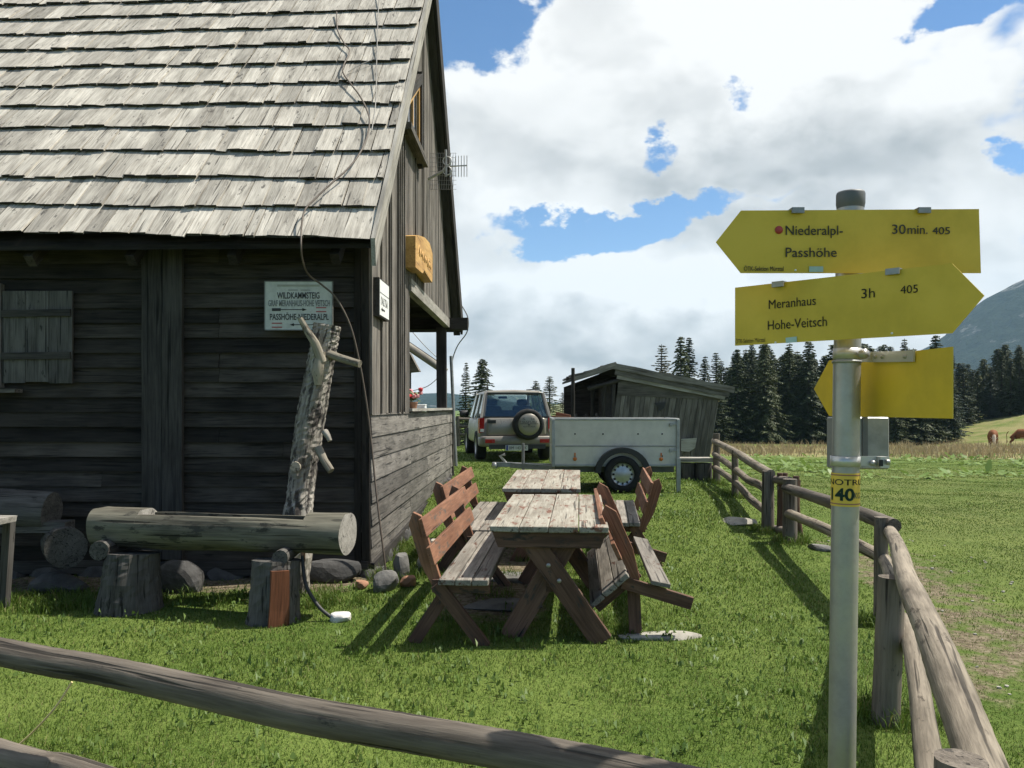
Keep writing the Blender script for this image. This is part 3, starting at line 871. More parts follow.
# ------------------------------------------------------------------ things fixed to the cabin
# enamel trail sign on the front wall
A = at(264.5, 330.5, 7.27); Bq = at(333, 330.5, 7.27); T = at(264.5, 281, 7.27)
W_, H_ = (Bq - A).x, (T - A).z
ws = empty('trail_sign', A, 0, 'white enamel trail sign with black lettering on the dark front wall', 'sign')
mb = MB(); mb.box((W_ / 2, 0, H_ / 2), (W_, .012, H_)); mb.build('sign_plate', 'sign_white', ws, .003)
mb = MB()
for (bx_, bz_, sx_, sz_) in ((W_ / 2, .004, W_, .008), (W_ / 2, H_ - .004, W_, .008), (.004, H_ / 2, .008, H_), (W_ - .004, H_ / 2, .008, H_)):
    mb.box((bx_, -.007, bz_), (sx_, .008, sz_))
mb.build('sign_rim', 'letter_grey', ws)
def wt_(s, u, v, size, xs_, m_='letter_black', name='lettering'):
    return text(name, s, size, m_, ws, (W_ * u, -.0065, H_ * v), (1, 0, 0), (0, 0, 1), xs_, bold=.018)
def fit(o, width):
    me = o.data; xsv = [v.co.x for v in me.vertices]; a, b_ = min(xsv), max(xsv); k = width / (b_ - a)
    for v in me.vertices: v.co.x = a + (v.co.x - a) * k
fit(wt_('WILDKAMMSTEIG', .19, .645, .080, 1), W_ * .62)
fit(wt_('GRAF MERANHAUS-HOHE VEITSCH', .055, .49, .078, 1, 'letter_grey'), W_ * .90)
fit(wt_('PASSHÖHE-NIEDERALPL', .075, .215, .078, 1), W_ * .86)
mb = MB()
mb.box((W_ * .50, -.0072, H_ * .905), (W_ * .62, .0016, H_ * .045))
mb.build('faded_heading', 'sticker_faded', ws)
for (ua, ub) in ((.35, .49), (.53, .67)):
    mb = MB(); mb.box((W_ * (ua + ub) / 2, -.0072, H_ * .815), (W_ * (ub - ua), .0016, .006)); mb.build('underline', 'letter_grey', ws)
mb = MB()
for k in range(2):
    (u0, u1, v, d) = ((.12, .62, .42, 1), (.37, .86, .115, -1))[k]
    za = H_ * v
    xa, xb = W_ * u0, W_ * u1
    mb.box(((xa + xb) / 2, -.0075, za), (xb - xa - .03, .002, .007))
    tip, tail = (xb, xa) if d > 0 else (xa, xb)
    mb.prism([(tip, -.0085, za), (tip - d * .04, -.0085, za + .014), (tip - d * .04, -.0085, za - .014)], (0, .002, 0))
    mb.box((tail + d * .035, -.0077, za), (.08, .0022, .026))
mb.build('arrow', 'letter_black', ws)
for (u, v) in ((.76, .42), (.115, .105)):
    mb = MB()
    mb.box((W_ * (u + .07), -.0075, H_ * v + .018), (W_ * .15, .002, .011)); mb.box((W_ * (u + .07), -.0075, H_ * v - .018), (W_ * .15, .002, .011))
    mb.build('flag_mark', 'flag_red', ws)
# notice box by the corner
n0 = gp(378, 315); 
nb = empty('notice_board', cw((0.0, gp(379.6, 300, .08).y, 0)), CROT, 'small white notice in a dark box by the cabin corner', 'notice')
ny0, ny1 = 0.0, gp(389, 300, .08).y - gp(379.6, 300, .08).y
nz0, nz1 = .86, 1.19
mb = MB(); mb.box((.045, ny1 / 2 + .0, (nz0 + nz1) / 2), (.065, ny1 + .015, nz1 - nz0 + .03)); mb.build('case', 'dark_beam_wood', nb)
mb = MB(); mb.box((.0795, ny1 / 2, (nz0 + nz1) / 2), (.004, ny1 - .02, nz1 - nz0)); mb.build('paper', 'paper_white', nb)
mb = MB(); mb.box((.0826, ny1 / 2, nz0 + .21), (.002, ny1 - .03, .006)); mb.build('rule', 'letter_grey', nb)
text('lettering', "l'ALTSA", .11, 'letter_grey', nb, (.082, .06, nz0 + .10), (0, 1, 0), (0, 0, 1), .95)
mb = MB(); mb.prism([(.0826, .07, nz0 + .06), (.0826, .12, nz0 + .08), (.0826, .12, nz0 + .04)], (.002, 0, 0)); mb.box((.0830, .18, nz0 + .06), (.002, .14, .016)); mb.build('arrow', 'letter_black', nb)
# carved wooden name board
gy0, gy1 = gp(412.5, 250, .12).y, gp(430, 250, .12).y
nbd = empty('name_board', cw((0.0, gy0, -.05)), CROT, 'thick honey coloured carved wooden board on the gable', 'name board')
LL = gy1 - gy0
mb = MB(); mb.prism([(.025, 0, 1.66), (.025, LL * .38, 1.69), (.025, LL * .48, 1.75), (.025, LL * .97, 1.72), (.025, LL, 1.80), (.025, LL, 2.12), (.025, LL * .8, 2.2), (.025, LL * .5, 2.17), (.025, LL * .15, 2.08), (.025, 0, 2.02)], (.13, 0, 0), grain=(0, 1, 0))
mb.build('board', 'carved_sign_wood', nbd)
mb = MB()
mb.tube([(.156, LL * (.12 + .045 * k), 1.90 + (.05 if k % 2 else -.04) + .015 * math.sin(k * 2)) for k in range(18)], .009, 5)
mb.build('carving', 'window_frame_wood', nbd)
# television aerial on the gable
a0 = gp(427, 176)
an = empty('tv_aerial', cw(a0), CROT, 'grid television aerial on a bracket below the attic window', 'aerial')
ax_ = cl(at(446, 170, cw(a0).y)) - a0
mb = MB(); mb.tube([(0, 0, -.05), (ax_.x, -.02, ax_.z)], .022, 8); mb.tube([(0, .0, -.55), (.0, .0, .0)], .015, 6); mb.tube([(ax_.x, -.02, ax_.z - .1), (ax_.x, -.02, ax_.z + .28)], .018, 8)
mb.build('bracket', 'galvanised', an)
mb = MB(); bx_, bz_ = ax_.x, ax_.z
for k in range(11): mb.tube([(bx_ - .24 + k * .033, .1, bz_ - .25), (bx_ - .23 + k * .036, .1, bz_ + .27)], .0025, 4, caps=False)
for k in range(9): mb.tube([(bx_ - .24, .1, bz_ - .25 + k * .065), (bx_ + .14, .1, bz_ - .25 + k * .065)], .0025, 4, caps=False)
mb.build('reflector', 'wire_grey', an)
mb = MB(); mb.tube([(bx_, -.0, bz_ + .05), (bx_ + .30, -.0, bz_ + .06)], .010, 6)
for k in range(7): mb.tube([(bx_ + .06 + .04 * k, 0, bz_ - .10), (bx_ + .06 + .04 * k, 0, bz_ + .2)], .006, 4)
for (dx, dz) in ((.02, .12), (.02, -.02)): mb.tube([(bx_ + dx + .06 * math.cos(a), -.03, bz_ + dz + .06 * math.sin(a)) for a in np.linspace(0, 6.28, 13)], .008, 5, caps=False)
mb.build('boom', 'bracket_steel', an)

# loose cable lying down the roof and hanging past the corner
def roofpt(px, py, h=.095):
    o = CI @ Vector((0, 0, 0)); d = CI.to_3x3() @ Vector(((px - 512) / 800, 1, (407 - py) / 800))
    # plane z = EZ + M (y - EY)
    t = (EZ + M * (o.y - EY) - o.z) / (d.z - M * d.y)
    p = o + d * t
    return cw(p + Vector((0, -h * M / sl, h / sl)))
cpts = [roofpt(*p) for p in ((338, 20), (339, 38), (346, 52), (351, 60), (344, 78), (352, 92), (361, 104), (368, 118), (371, 132), (365, 155), (352, 175), (336, 190), (318, 207), (306, 222))]
cpts += [at(*p) for p in ((301, 243, 6.78), (303, 262, 6.85), (309, 275, 7.0), (322, 285, 7.1), (336, 298, 7.15), (350, 325, 7.2), (359, 360, 7.25), (366, 400, 7.28), (371, 440, 7.3), (376, 490, 7.25), (382, 540, 7.15), (387, 580, 7.1))]
def smooth(pts, n=5):
    out_ = []
    P = [pts[0]] + pts + [pts[-1]]
    for i in range(1, len(P) - 2):
        for k in range(n):
            t = k / n; a, b_, c, d = P[i - 1], P[i], P[i + 1], P[i + 2]
            out_.append(.5 * ((2 * b_) + (c - a) * t + (2 * a - 5 * b_ + 4 * c - d) * t * t + (3 * b_ - a - 3 * c + d) * t ** 3))
    out_.append(pts[-1]); return out_
mb = MB(); mb.tube(smooth(cpts), .0085, 6); o = mb.build('cable', 'cable_brown'); tag(o, 'brown cable snaking down the shingles and past the trail sign', 'cable')
mb = MB(); mb.tube(smooth([roofpt(380, 0), roofpt(378, 60), roofpt(377, 110), roofpt(373, 140)]), .006, 5)
mb.tube(smooth([roofpt(378, 66), roofpt(360, 74), roofpt(350, 80)]), .005, 5)
o = mb.build('wire', 'wire_grey'); tag(o, 'thin straight grey wire running up the shingles near the verge', 'wire')
# lightning conductor down the rear corner
mb = MB(); yb_ = 14.6
mb.tube(smooth([at(462, 306, yb_), at(468, 318, yb_), at(467, 332, yb_), at(458, 345, yb_), at(453, 358, yb_), at(452, 372, yb_), at(453, 430, yb_), at(456, 460, yb_)]), .010, 6)
ld = empty('lightning_conductor', (0, 0, 0), 0, 'thin conductor cable and pipe beside the rear cabin corner', 'conductor')
mb.build('conductor_cable', 'wire_grey', ld)
mb = MB(); mb.tube([at(451, 356, yb_ - .1), at(456, 466, yb_ - .1)], .03, 8)
mb.build('pipe', 'galvanised_dull', ld)

# flowers, tin and bird house seen through the porch
fpos = at(410.5, 409, 10.0); fpos = cw(cl(fpos))
fp = empty('flower_pot', at(412, 412, 10.3), 0, 'potted red flowers on the porch rail', 'flower pot')
mb = MB(); mb.rev((0, 0, .0), (0, 0, 1), [(.05, 0), (.075, .12), (.08, .13), (.0, .13)], 14); mb.build('pot', 'stone_brown', fp)
mb = MB()
for k in range(70):
    a = random.uniform(0, 6.28); r = .12 * math.sqrt(random.random()); z = .14 + random.uniform(0, .12)
    p = Vector((r * math.cos(a), r * math.sin(a), z)); d = Vector((random.uniform(-1, 1), random.uniform(-1, 1), random.uniform(0, 1))).normalized() * .04; e = d.orthogonal().normalized() * .02
    mb.add([p - e, p + d, p + e, p - d * .5], [(0, 1, 2, 3)], [(0, 0, 0)] * 4, None, 0)
mb.build('leaves', 'leaf_green', fp)
mb = MB()
for k in range(11):
    a = random.uniform(0, 6.28); r = .12 * math.sqrt(random.random())
    stone_mesh(mb, (r * math.cos(a), r * math.sin(a) - .02, .17 + random.uniform(0, .12)), .032, .032, .028, k, random.choice([0, 0, 1]), 1)
mb.build('blossoms', ['flower_red', 'flower_pink'], fp)
mb = MB(); p = at(420, 412, 10.9); mb.box((p.x, p.y, p.z + .045), (.16, .2, .09)); mb.box((p.x, p.y, p.z + .097), (.17, .21, .012))
o = mb.build('storage_tin', 'box_white', None, .008); tag(o, 'small white tin beside the red flowers on the porch rail', 'tin')
# leaning log pole beyond the porch
mb = MB(); mb.tube([at(402, 342, 16.5), at(446, 372, 16.5)], .08, 10, sub=4, noise=.04)
rl = empty('rear_lean_to', (0, 0, 0), 0, 'roof edge log and dark post of a lean-to beyond the porch', 'lean-to')
mb.build('roof_log', 'pale_board_wood', rl)
mb = MB(); mb.board(at(402, 338, 16.62), at(446, 368, 16.62), .05, .25, (0, 0, 1)); mb.build('roof_edge', 'dark_beam_wood', rl)
p0 = at(408, 355, 16.9)
mb = MB(); mb.box((p0.x - .15, 16.9, -.3), (.4, .3, 2.6)); mb.build('post', 'dark_beam_wood', rl)
mb = MB(); mb.prism([at(400, 352, 16.7), at(409, 352, 16.7), at(419, 371, 16.7), at(400, 373, 16.7)], (0, .4, 0)); mb.build('roof_end', 'shed_wood', rl)
mb = MB(); mb.tube(smooth([at(404, 322, 15.8), at(424, 345, 15.8), at(442, 362, 15.8)]), .008, 5); mb.tube(smooth([at(412, 391, 15.8), at(428, 386, 15.8), at(441, 375, 15.8)]), .008, 5)
o = mb.build('clothes_line', 'wire_grey'); tag(o, 'thin lines strung across behind the open porch', 'line')
mb = MB(); p = at(298, 412, 7.3); mb.box((p.x, 7.335, p.z), (.012, .014, .13)); mb.box((p.x + .02, 7.335, p.z + .045), (.04, .012, .03)); mb.box((p.x + .012, 7.334, p.z - .03), (.02, .012, .02))
o = mb.build('metal_bracket', 'sign_white'); tag(o, 'little white metal bracket on the wall left of the bark trunk', 'bracket')
# ------------------------------------------------------------------ hollowed log trough on stumps, with the bark trunk behind it
TL, TR_ = at(101, 526, 6.5), at(348, 533.5, 6.05)
tr = empty('log_trough', (0, 0, 0), 0, 'hollowed log water trough on two stumps before the cabin', 'trough')
def trough_body():
    mb = MB(); d = (TR_ - TL); L = d.length; t = d.normalized(); s_ = Vector((t.y, -t.x, 0)).normalized(); up = Vector((0, 0, 1))
    N = 18; ph = [random.uniform(0, 6) for _ in range(4)]
    def rad(u, a): return (.172 - .010 * u) * (1 + .035 * math.sin(2 * a + ph[0] + u * 3) + .02 * math.sin(5 * a + u * 9 + ph[1]) + .015 * math.sin(u * 17 + ph[2]))
    def ring(u, shape):
        c = TL + d * u; vs = []; gs = []
        if shape == 'full':
            for k in range(2 * N):
                a = math.pi / 2 + 2 * math.pi * k / (2 * N); r = rad(u, a)
                zz = min(r * math.sin(a), .150)
                vs.append(c + s_ * (r * math.cos(a)) + up * zz); gs.append((u * L, math.cos(a) * r, math.sin(a) * r))
        else:
            a0 = math.radians(42)
            for k in range(N + 4):
                a = (math.pi - a0) + (math.pi + 2 * a0) * k / (N + 3); r = rad(u, a)
                vs.append(c + s_ * (r * math.cos(a)) + up * r * math.sin(a)); gs.append((u * L, math.cos(a) * r, math.sin(a) * r))
            m_ = N - 4
            for k in range(m_):
                a = (2 * math.pi + a0) - (math.pi + 2 * a0) * (k + .0) / (m_ - 1); r = rad(u, a) - .042
                vs.append(c + s_ * (r * math.cos(a)) + up * (r * math.sin(a) + (.03 if k in (0, m_ - 1) else 0))); gs.append((u * L, math.cos(a) * r, math.sin(a) * r))
        return vs, gs
    def seg(us, shape):
        vs, gs, fs = [], [], []
        for u in us: a, b_ = ring(u, shape); vs += a; gs += b_
        n_ = 2 * N
        for i in range(len(us) - 1):
            for k in range(n_):
                a = i * n_ + k; b_ = i * n_ + (k + 1) % n_; fs.append((a, b_, b_ + n_, a + n_))
        mb.add(vs, [tuple(reversed(f)) for f in fs], gs, .5, 0, shape == 'full')
        if shape == 'full':
            mb.add(vs[:n_], [tuple(range(n_))], [(g[1] * .3, g[1], g[2]) for g in gs[:n_]], .45, 1); mb.add(vs[-n_:], [tuple(reversed(range(n_)))], [(g[1] * .3, g[1], g[2]) for g in gs[-n_:]], .55, 1)
    seg(np.linspace(0, .20, 6), 'full'); seg(np.linspace(.20, .855, 16), 'hollow'); seg(np.linspace(.855, 1, 5), 'full')
    return mb
trough_body().build('trough', ['trough_wood', 'pale_board_wood'], tr)
def stump(px0, px1, yt, yb, Y, mats=('stump_wood', 'stump_wood'), red=None):
    c = at((px0 + px1) / 2, yb, Y); r = (px1 - px0) / 2 / 800 * Y; h = (yb - yt) / 800 * Y; g_ = gz(c.x, Y)
    mb = MB(); top = c.z + h
    mb.tube([(c.x, Y, g_ - .1), (c.x + .01, Y, (g_ + top) / 2), (c.x + .015, Y + .02, top)], [r * 1.10, r * .97, r * .92], 26, noise=.09, sub=8, smooth=False)
    return mb, c, r, top
mb, c, r, top = stump(100, 158, 553, 603, 6.35)
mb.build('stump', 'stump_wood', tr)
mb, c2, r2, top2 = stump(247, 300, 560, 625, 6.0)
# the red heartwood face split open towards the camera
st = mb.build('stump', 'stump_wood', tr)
mb = MB(); mb.board((c2.x + r2 * .44, 6.0 - r2 * .74, top2 - .05), (c2.x + r2 * .42, 6.0 - r2 * .85, gz(c2.x, 6) - .03), .13, .08, (1, .5, 0), segs=3, warp=.003, jit=.004, w1=.15)
mb.build('heartwood', 'stump_red_wood', st)
for (px, py, Y, rr) in ((104, 549, 6.3, .075), (283, 556, 5.95, .058)):
    a = at(px, py, Y); mb = MB(); mb.tube([a + Vector((0, -.08, 0)), a + Vector((0, .25, 0))], rr, 12, sub=3, noise=.04); mb.build('wedge', 'stump_wood', tr)
mb = MB(); mb.tube(smooth([at(303, 552, 6.05), at(303, 565, 6.03), at(306, 585, 5.98), at(314, 600, 5.95), at(322, 610, 5.93), at(331, 617, 5.93)]), .014, 7)
o = mb.build('drain_hose', 'cable_black'); tag(o, 'black drain hose hanging from the right end of the trough', 'hose')
mb = MB(); a = at(303, 555, 6.05); mb.tube([a + Vector((0, 0, .05)), a + Vector((0, 0, -.05))], .018, 8); mb.build('drain_pipe', 'stone_brown', tr)

bt = empty('bark_trunk', (0, 0, 0), 0, 'barky dead tree trunk with stubs standing behind the trough', 'tree trunk')
YT = 6.78
mb = MB(); mb.tube([at(292, 590, YT), at(298, 508, YT), at(303, 465, YT), at(309, 425, YT), at(317, 385, YT), at(324, 350, YT), at(328, 325, YT)], [.145, .132, .122, .11, .106, .112, .106], 30, noise=.20, sub=14, smooth=False)
mb.build('trunk', 'bark_wood', bt)
def stub(pts, rr, name='branch', m_='peeled_branch_wood'):
    mb = MB(); mb.tube(pts, rr, 10, sub=3, noise=.04); mb.build(name, m_, bt)
stub([at(322, 362, YT - .10), at(315, 343, YT - .14), at(306, 329, YT - .16), at(300, 318, YT - .18)], [.045, .038, .03, .024])
stub([at(318, 385, YT - .105), at(318, 372, YT - .11), at(321, 352, YT - .10)], [.03, .055, .04])
stub([at(326, 353, YT - .05), at(340, 358, YT - .1), at(360, 364, YT - .16)], [.038, .034, .032])
stub([at(318, 448, YT - .08), at(324, 460, YT - .13), at(331, 471, YT - .17)], [.036, .032, .030])
stub([at(297, 466, YT - .02), at(295, 467, YT - .2)], [.05, .042])
stub([at(325, 432, YT - .06), at(328, 436, YT - .10), at(330, 441, YT - .11)], [.03, .025, .02], 'branch', 'bark_wood')

# left edge: little bench, older trough, cut log, stones
lb = empty('plank_bench', (0, 0, 0), 0, 'small plank bench cut by the left photo edge', 'bench')
c = at(-35, 521, 6.2)
mb = MB(); mb.board((c.x - .7, 6.2, c.z), (at(6, 521, 6.2).x, 6.15, c.z + .005), .34, .045, (0, 1, 0), segs=3, jit=.004); mb.build('seat', 'pale_board_wood', lb)
mb = MB(); a = at(-11, 526, 6.15); mb.board((a.x, 6.15, a.z), (a.x - .06, 6.12, gz(a.x, 6.1) - .03), .06, .07, (1, 0, 0)); mb.build('leg', 'stump_wood', lb)
mb = MB(); mb.board((a.x, 6.4, a.z), (a.x - .06, 6.42, gz(a.x, 6.4) - .03), .06, .07, (1, 0, 0)); mb.build('leg', 'stump_wood', lb)
mb = MB(); mb.board((c.x - .55, 6.2, a.z), (c.x - .55, 6.18, gz(c.x, 6.2) - .03), .1, .07, (1, 0, 0)); mb.build('leg', 'stump_wood', lb)
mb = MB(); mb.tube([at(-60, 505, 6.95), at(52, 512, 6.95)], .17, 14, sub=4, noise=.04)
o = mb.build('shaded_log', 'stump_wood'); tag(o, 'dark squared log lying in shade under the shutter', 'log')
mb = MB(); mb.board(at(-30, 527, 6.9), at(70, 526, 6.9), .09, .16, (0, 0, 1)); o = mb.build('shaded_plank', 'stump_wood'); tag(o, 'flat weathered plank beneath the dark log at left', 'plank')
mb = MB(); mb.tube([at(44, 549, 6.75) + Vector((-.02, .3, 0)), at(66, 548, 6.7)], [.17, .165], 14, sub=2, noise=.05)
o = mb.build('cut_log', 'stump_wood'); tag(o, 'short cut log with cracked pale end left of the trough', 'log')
def rock(px, py, Y, sx, sy, sz, m_, label, seed, name='stone', sub=3, sink=.3):
    a = at(px, py, Y); mb = MB(); stone_mesh(mb, (0, 0, 0), sx, sy, sz, seed, 0, sub)
    g_ = gz(a.x, a.y)
    o = mb.build(name, m_, loc=(a.x, a.y, g_ + sz * (1 - sink))); tag(o, label, 'stone'); return o
rock(339, 621, 5.93, .085, .055, .04, 'stone_white', 'flat white stone in the grass below the drain hose', 143, sink=.45)
rock(386, 590, 6.8, .10, .10, .10, 'stone_grey', 'grey boulder at the foot of the cabin corner', 102)
rock(402, 570, 7.25, .08, .12, .14, 'stone_grey', 'upright grey rock leaning on the lower gable wall behind the bench', 103)
rock(408, 580, 6.95, .07, .06, .055, 'stone_brown', 'small reddish stone left of the front bench leg', 104, sink=0)
rock(362, 594, 6.9, .055, .05, .04, 'stone_brown', 'little brown stone in the grass before the corner post', 105)
rock(178, 575, 6.9, .19, .12, .16, 'stone_dark', 'dark stone behind the trough between the two stumps', 106)
rock(330, 572, 7.2, .28, .12, .11, 'stone_dark', 'long dark stone under the cabin wall right of the red stump', 107)
rock(60, 585, 6.85, .22, .12, .10, 'stone_dark', 'dark low stone in shade below the cut log', 108)
rock(426, 560, 7.6, .10, .12, .09, 'stone_pale', 'pale rubble stone behind the front bench backrest', 109)
rock(436, 543, 8.4, .12, .12, .10, 'stone_pale', 'pale rubble stone between the two left benches', 110)
def slab(px0, px1, py, Y, depth, m_, label, seed, h=.03, name='stone_slab'):
    a = at((px0 + px1) / 2, py, Y); wd = (px1 - px0) / 800 * Y / 2; mb = MB(); stone_mesh(mb, (0, 0, 0), wd, depth / 2, h, seed, 0, 3)
    o = mb.build(name, m_, loc=(a.x, a.y, gz(a.x, a.y) + h * .3)); tag(o, label, 'stone slab')
slab(462, 545, 606, 6.35, .32, 'stone_grey', 'grey stone slab in shade under the front left bench', 120)
slab(618, 702, 637, 5.58, .16, 'stone_pale', 'narrow pale slab under the tipped bench leg', 121, .022)
slab(478, 540, 577, 7.3, .35, 'stone_grey', 'stone slab between bench and table further back', 122)
slab(722, 754, 534, 10.1, .5, 'stone_pale', 'pale flat slab lying before the middle fence post', 123, .04)
slab(812, 832, 557, 8.6, .35, 'stone_grey', 'flat grey stones on the bare path beside the gate', 124, .04)
slab(595, 625, 552, 8.0, .3, 'stone_pale', 'pale slab under the right side of the tables', 125, .02)

# ------------------------------------------------------------------ picnic tables and benches
RW, DW, TW, SW = 'red_stained_wood', 'red_brown_dark_wood', 'table_top_wood', 'bench_seat_wood'
def make_table(label):
    """origin on the ground under the centre of the near end; length along +y, top at z=.76"""
    t = empty('picnic_table', (0, 0, 0), 0, label, 'table', 'picnic tables beside the cabin'); L = 1.9; H = .77; wd = .80
    mb = MB(); n_ = 4; pw = wd / n_
    for i in range(n_):
        x = -wd / 2 + pw * (i + .5)
        mb.board((x, random.uniform(-.008, .008), H - .02), (x, L + random.uniform(-.01, .01), H - .02 + random.uniform(-.003, .003)), pw - .005, .040, (1, 0, 0), rnd=[.5, .35, .6, .55][i], jit=.002, segs=3)
    mb.build('tabletop', TW, t, .004)
    for y in (.14, L - .14):
        mb = MB(); mb.prism([(-wd / 2 + .015, y - .10, H - .042), (wd / 2 - .015, y - .10, H - .042), (wd / 2 - .055, y - .10, H - .15), (-wd / 2 + .055, y - .10, H - .15)], (0, .05, 0), grain=(1, 0, 0))
        mb.build('crossbar', DW, t, .003)
        for (x0, x1, dy, nm) in ((-.16, .36, -.045, 0), (.16, -.275, .008, 1)):
            mb = MB(); d_ = Vector((x1 - x0, 0, -(H - .06))); p0 = Vector((x0, y + dy, H - .05)); p1 = Vector((x1, y + dy, -.02))
            mb.board(p0, p1, .15, .05, (1, 0, 0), jit=.003, rnd=.5 + .2 * nm)
            lg = mb.build('leg', DW, t, .003)
            if nm == 0:
                for u in (.30, .44):
                    mb = MB(); q = p0.lerp(p1, u); mb.rev((q.x, q.y - .028, q.z), (0, -1, 0), [(.016, 0), (.014, .008), (0, .009)], 8); mb.build('bolt', 'galvanised', lg)
    mb = MB(); mb.board((0, .12, .36), (0, L - .12, .36), .11, .05, (0, 0, 1)); mb.build('stretcher', DW, t, .003)
    return t
ta = make_table('picnic table nearest the camera with worn red paint on top')
tb = copy_tree(ta); tb['label'] = 'farther picnic table with pale bleached top before the trailer'
axr = math.atan2(.084, 1)
def place(o, x, y, z, rz, rx=0, ry=0): o.location = (x, y, z); o.rotation_euler = (rx, ry, rz)
zc = -.80
ta.location = (0.245, 5.35, zc - .77); ta.rotation_euler = (R(.35), 0, -axr)
tb.location = (0.29, 7.98, -.812 - .77); tb.rotation_euler = (R(1.2), 0, -axr); tb.scale = (.98, 1.0, 1.0)

def make_bench(label):
    """faces +x; origin on the ground under the rear edge of the seat at the near end; length along +y"""
    t = empty('bench', (0, 0, 0), 0, label, 'bench', 'backrest benches around the picnic tables'); L = 1.92; H = .45
    mb = MB()
    for i in range(3):
        x = .045 + .112 * (i + .5) - .02
        mb.board((x, 0, H - .02), (x, L, H - .02), .106, .04, (1, 0, 0), rnd=[.45, .75, .4][i], jit=.002, segs=3)
    mb.build('seat', SW, t, .004)
    def back(h): return Vector((.0 - h * math.tan(R(16)), 0, H + h))
    up = Vector((-math.sin(R(16)), 0, math.cos(R(16))))
    for k, h in enumerate((.155, .34)):
        a = back(h); mb = MB(); mb.board(a + Vector((.026, -.03, 0)), a + Vector((.026, L + .03, 0)), .125, .028, up, rnd=.5 + .1 * k, jit=.002, segs=3)
        mb.build('back_plank', RW, t, .003)
    nrm = Vector((math.cos(R(16)), 0, math.sin(R(16))))
    for y in (.10, L - .14):
        # broad upright with a clipped top corner
        a = back(-.10); pts = [a + nrm * .02, back(.40) + nrm * .008, back(.44) - nrm * .04, back(.37) - nrm * .09, back(.10) - nrm * .085, back(-.10) - nrm * .04]
        mb = MB(); mb.prism([p + Vector((0, y, 0)) for p in pts], (0, .042, 0), grain=up); mb.build('upright', RW, t, .003)
        for (x0, x1, dy) in ((.0, .33, -.02), (.10, -.17, .03)):
            mb = MB(); mb.board((x0, y + dy, H - .05), (x1, y + dy, -.02), .088, .042, (1, 0, 0), jit=.002); mb.build('leg', DW, t, .003)
        mb = MB(); mb.board((-.03, y + .005, H - .065), (.36, y + .005, H - .065), .09, .045, (0, 0, 1)); mb.build('seat_support', DW, t, .003)
    return t
b1 = make_bench('front left bench with red slatted back and half shaded seat beside cabin')
b1.location = (-.515, 5.30, -1.59); b1.rotation_euler = (R(.6), 0, -axr)
b2 = copy_tree(b1); b2['label'] = 'rear left bench with red back standing further along the cabin'
b2.location = (-.56, 7.42, -1.585); b2.rotation_euler = (R(1.0), 0, -axr)
# tipped bench: mirrored (turned round) and fallen forward against the table
b3 = copy_tree(b1); b3['label'] = 'bench tipped forward with its back resting on the near table'
b4 = copy_tree(b1); b4['label'] = 'bench at right of the far table, its back turned to the meadow'
Lb = 1.92
Rz = Matrix.Rotation(math.pi - axr, 4, 'Z')
mb = MB(); mb.board((-.10, .02, .235), (-.10, 1.90, .235), .13, .03, (-.62, 0, -.78)); mb.build('loose_plank', SW, b3, .003)
th_ = R(41)
# seat rear near corner should lie at (.815, 5.5, -1.12)
Rt = Matrix.Rotation(-axr, 4, 'Z') @ Matrix.Rotation(-th_, 4, 'Y') @ Matrix.Rotation(math.pi, 4, 'Z')
piv = Vector((.0, Lb, .45)); want = Vector((.80, 5.46, -1.115))
b3.matrix_world = Matrix.Translation(want) @ Rt @ Matrix.Translation(-piv)
Rt = Matrix.Rotation(-axr - R(2), 4, 'Z') @ Matrix.Rotation(math.pi, 4, 'Z')
want = at(640, 521, 7.9)
b4.matrix_world = Matrix.Translation(Vector((want.x + .03, 7.9, gz(want.x, 7.9) + .45))) @ Rt @ Matrix.Translation(-piv)

# ------------------------------------------------------------------ box trailer
Yt = 12.1; k_ = Yt / 800
tl = empty('box_trailer', at(616, 495, Yt), -R(1.0), 'pale metal box trailer with one wheel and drawbar parked on grass', 'trailer')
tl.location.z = gz(tl.location.x, Yt + .2)
g0 = tl.location.z
X0, X1 = (552 - 616) * k_, (679 - 616) * k_; Z0, Z1 = (407 - 466) * k_ - g0, (407 - 420) * k_ - g0; ZM = (407 - 446) * k_ - g0; WDT = 1.12
for nm, (za, zb) in (('side_panel', (Z0, ZM - .008)), ('side_extension', (ZM + .004, Z1))):
    mb = MB()
    for y in (0, WDT - .03): mb.box(((X0 + X1) / 2, y + .015, (za + zb) / 2), (X1 - X0 - .08, .028, zb - za))
    for x in (X0 + .015, X1 - .015): mb.box((x, WDT / 2, (za + zb) / 2), (.028, WDT - .06, zb - za))
    mb.build(nm, 'trailer_panel', tl, .004)
mb = MB()
for y in (-.006, WDT): 
    for x in (X0 + .02, X1 - .02): mb.box((x, y, (Z0 + Z1) / 2), (.05, .045, Z1 - Z0 + .02))
for y in (.012, WDT - .01):
    mb.box(((X0 + X1) / 2, y, Z1 + .012), (X1 - X0, .05, .026)); mb.box(((X0 + X1) / 2, y - .003, ZM - .002), (X1 - X0 - .1, .04, .012)); mb.box(((X0 + X1) / 2, y - .003, Z0 + .01), (X1 - X0 - .1, .045, .03))
for x in (X0 + .02, X1 - .02): mb.box((x, WDT / 2, Z1 + .013), (.05, WDT - .08, .026))
mb.build('corner_frame', 'trailer_metal', tl, .003)
mb = MB(); mb.box(((X0 + X1) / 2, WDT / 2, Z0 - .0), (X1 - X0 - .12, WDT - .08, .03)); mb.build('bed', 'trailer_metal', tl)
